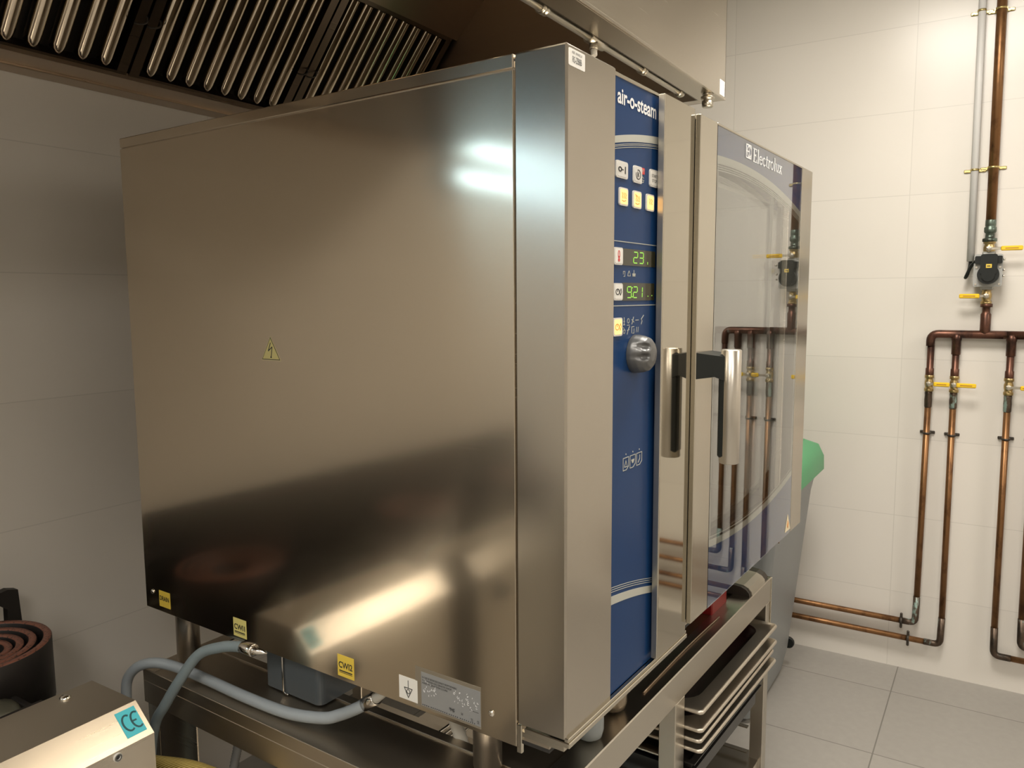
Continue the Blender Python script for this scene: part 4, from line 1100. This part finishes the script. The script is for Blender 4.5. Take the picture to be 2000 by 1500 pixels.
# long drops with elbows
def longdrop(ya, yb, zc, yend, r=.0108):
    GP.part('down_pipe', MB().cyl((PX, ya, 1.03), (PX, yb, zc + .10), r, 18), COPPER)
    GP.part('elbow', MB().tube(elbow_path((PX, yb, zc + .105), (PX, yb + (0.002 if yend > yb else -.002), zc), (PX, yb + (.055 if yend > yb else -.055), zc), .022), r * 1.10, 18, False), PATINA)
    GP.part('floor_run', MB().cyl((PX, yb + (.05 if yend > yb else -.05), zc), (PX, yend, zc), r, 18), COPPER)
longdrop(-.2690, -.2660, .200, .60)
longdrop(-.3490, -.3520, .135, .60)
longdrop(-.5150, -.5190, .136, -1.2)
longdrop(-.5950, -.5990, .185, -1.2)
longdrop(-.6500, -.6540, .260, -1.2)
longdrop(-.7060, -.7090, .335, -1.2)
def clip(y, z, r, mat, vert=False, w=.024):
    """saddle clip: band with two ears and screws"""
    cb = MB()
    if not vert:
        cb.lathe((PX, y, z - .0035), (0, 0, 1), [(r + .002, 0), (r + .002, .007)], 18)
        cb.box(XR - .006, XR - .001, y - r - w, y + r + w, z - .0055, z + .0055, .002)
        cb.box(PX - .002, XR - .003, y - r - .003, y + r + .003, z - .0035, z + .0035)
        for s_ in (-1, 1): cb.cyl((XR - .006, y + s_ * (r + w * .55), z), (XR - .010, y + s_ * (r + w * .55), z), .0035, 10)
    else:
        cb.lathe((PX, y - .0045, z), (0, 1, 0), [(r + .0025, 0), (r + .0025, .009)], 18)
        cb.box(PX - .004, PX + .004, y - .0045, y + .0045, z - r - .020, z + r + .020, .003)
        cb.box(PX, XR, y - .003, y + .003, z - .004, z + .004)
    GP.part('pipe_clip', cb, mat)
clip(-.4255, 2.396, .0155, ZINC); clip(-.4295, 1.872, .0155, ZINC)
for (y, z) in ((-.2700, .931), (-.3495, .929), (-.5165, .930), (-.5955, .930), (-.7065, .930)): clip(y, z, .0108, CLIPM, w=.014)
clip(-.217, .200, .0108, CLIPM, True); clip(-.243, .135, .0108, CLIPM, True)
# grey conduit with cable
CD = Thing('grey_conduit', (XR, -.37, 1.55), label='slim pale grey plastic conduit running down beside the copper riser', cat='conduit')
CD.part('tube', MB().cyl((PX, -.3775, 1.553), (PX, -.3665, CEIL), .0118, 18), CONDUIT)
for (y, z) in ((-.3690, 2.400), (-.3745, 1.868)):
    cb = MB().lathe((PX, y, z - .0035), (0, 0, 1), [(.0135, 0), (.0135, .007)], 16)
    cb.box(XR - .006, XR - .001, y - .034, y + .034, z - .0055, z + .0055, .002).box(PX, XR - .003, y - .013, y + .013, z - .0035, z + .0035)
    for s_ in (-1, 1): cb.cyl((XR - .006, y + s_ * .025, z), (XR - .010, y + s_ * .025, z), .0035, 10)
    CD.part('clip', cb, ZINC)
CD.part('cable', MB().tube([(PX, -.3775, 1.560), (PX, -.3765, 1.535), (PX - .006, -.370, 1.505), (PX - .014, -.3655, 1.496), (PX - .025, -.371, 1.510), (PX - .035, -.383, 1.538), (PX - .045, -.396, 1.552)], .0055, 10), BLACK)

# ------------------------------------------------------------------ wheeled bin
BN = Thing('wheelie_bin', (1.84, .45, 0), label='grey wheeled bin with green lid between the oven and the right wall', cat='bin')
def tapered(mb, rings):
    n = None; vs = []
    for (x0, x1, y0, y1, z, r) in rings:
        pts = []
        for cx, cy, a0 in ((x1 - r, y0 + r, -90), (x1 - r, y1 - r, 0), (x0 + r, y1 - r, 90), (x0 + r, y0 + r, 180)):
            for k in range(6):
                a = math.radians(a0 + 90 * k / 5)
                pts.append((cx + r * math.cos(a), cy + r * math.sin(a), z))
        n = len(pts); vs += pts
    fs = [(i * n + k, i * n + (k + 1) % n, (i + 1) * n + (k + 1) % n, (i + 1) * n + k) for i in range(len(rings) - 1) for k in range(n)]
    mb.add(vs, fs, True)
    mb.add(vs[:n], [list(range(n))[::-1]]); mb.add(vs[-n:], [list(range(n))])
    return mb
bb = tapered(MB(), [(1.60, 2.06, .160, .60, .02, .03), (1.59, 2.085, .145, .62, .10, .035), (1.565, 2.105, .085, .66, .72, .03), (1.555, 2.110, .070, .67, .80, .02), (1.545, 2.118, .062, .68, .815, .02), (1.545, 2.118, .062, .68, .835, .02)])
BN.part('bin_body', bb, BINGREY)
ld_ = tapered(MB(), [(1.54, 2.122, .045, .69, .800, .03), (1.54, 2.122, .045, .69, .850, .04), (1.56, 2.105, .060, .67, .895, .05), (1.60, 2.07, .10, .62, .915, .06)])
BN.part('lid', ld_, GREEN)
for x in (1.585, 2.090):
    BN.part('wheel', MB().lathe((x - .015, .20 if False else .55, .095), (1, 0, 0), [(.09, 0), (.095, .006), (.095, .030), (.09, .036)], 24), BLACK)
BN.part('caster', MB().lathe((2.085, .150, .105), (1, 0, 0), [(.020, 0), (.022, .003), (.022, .014), (.020, .016)], 16), BLACK)
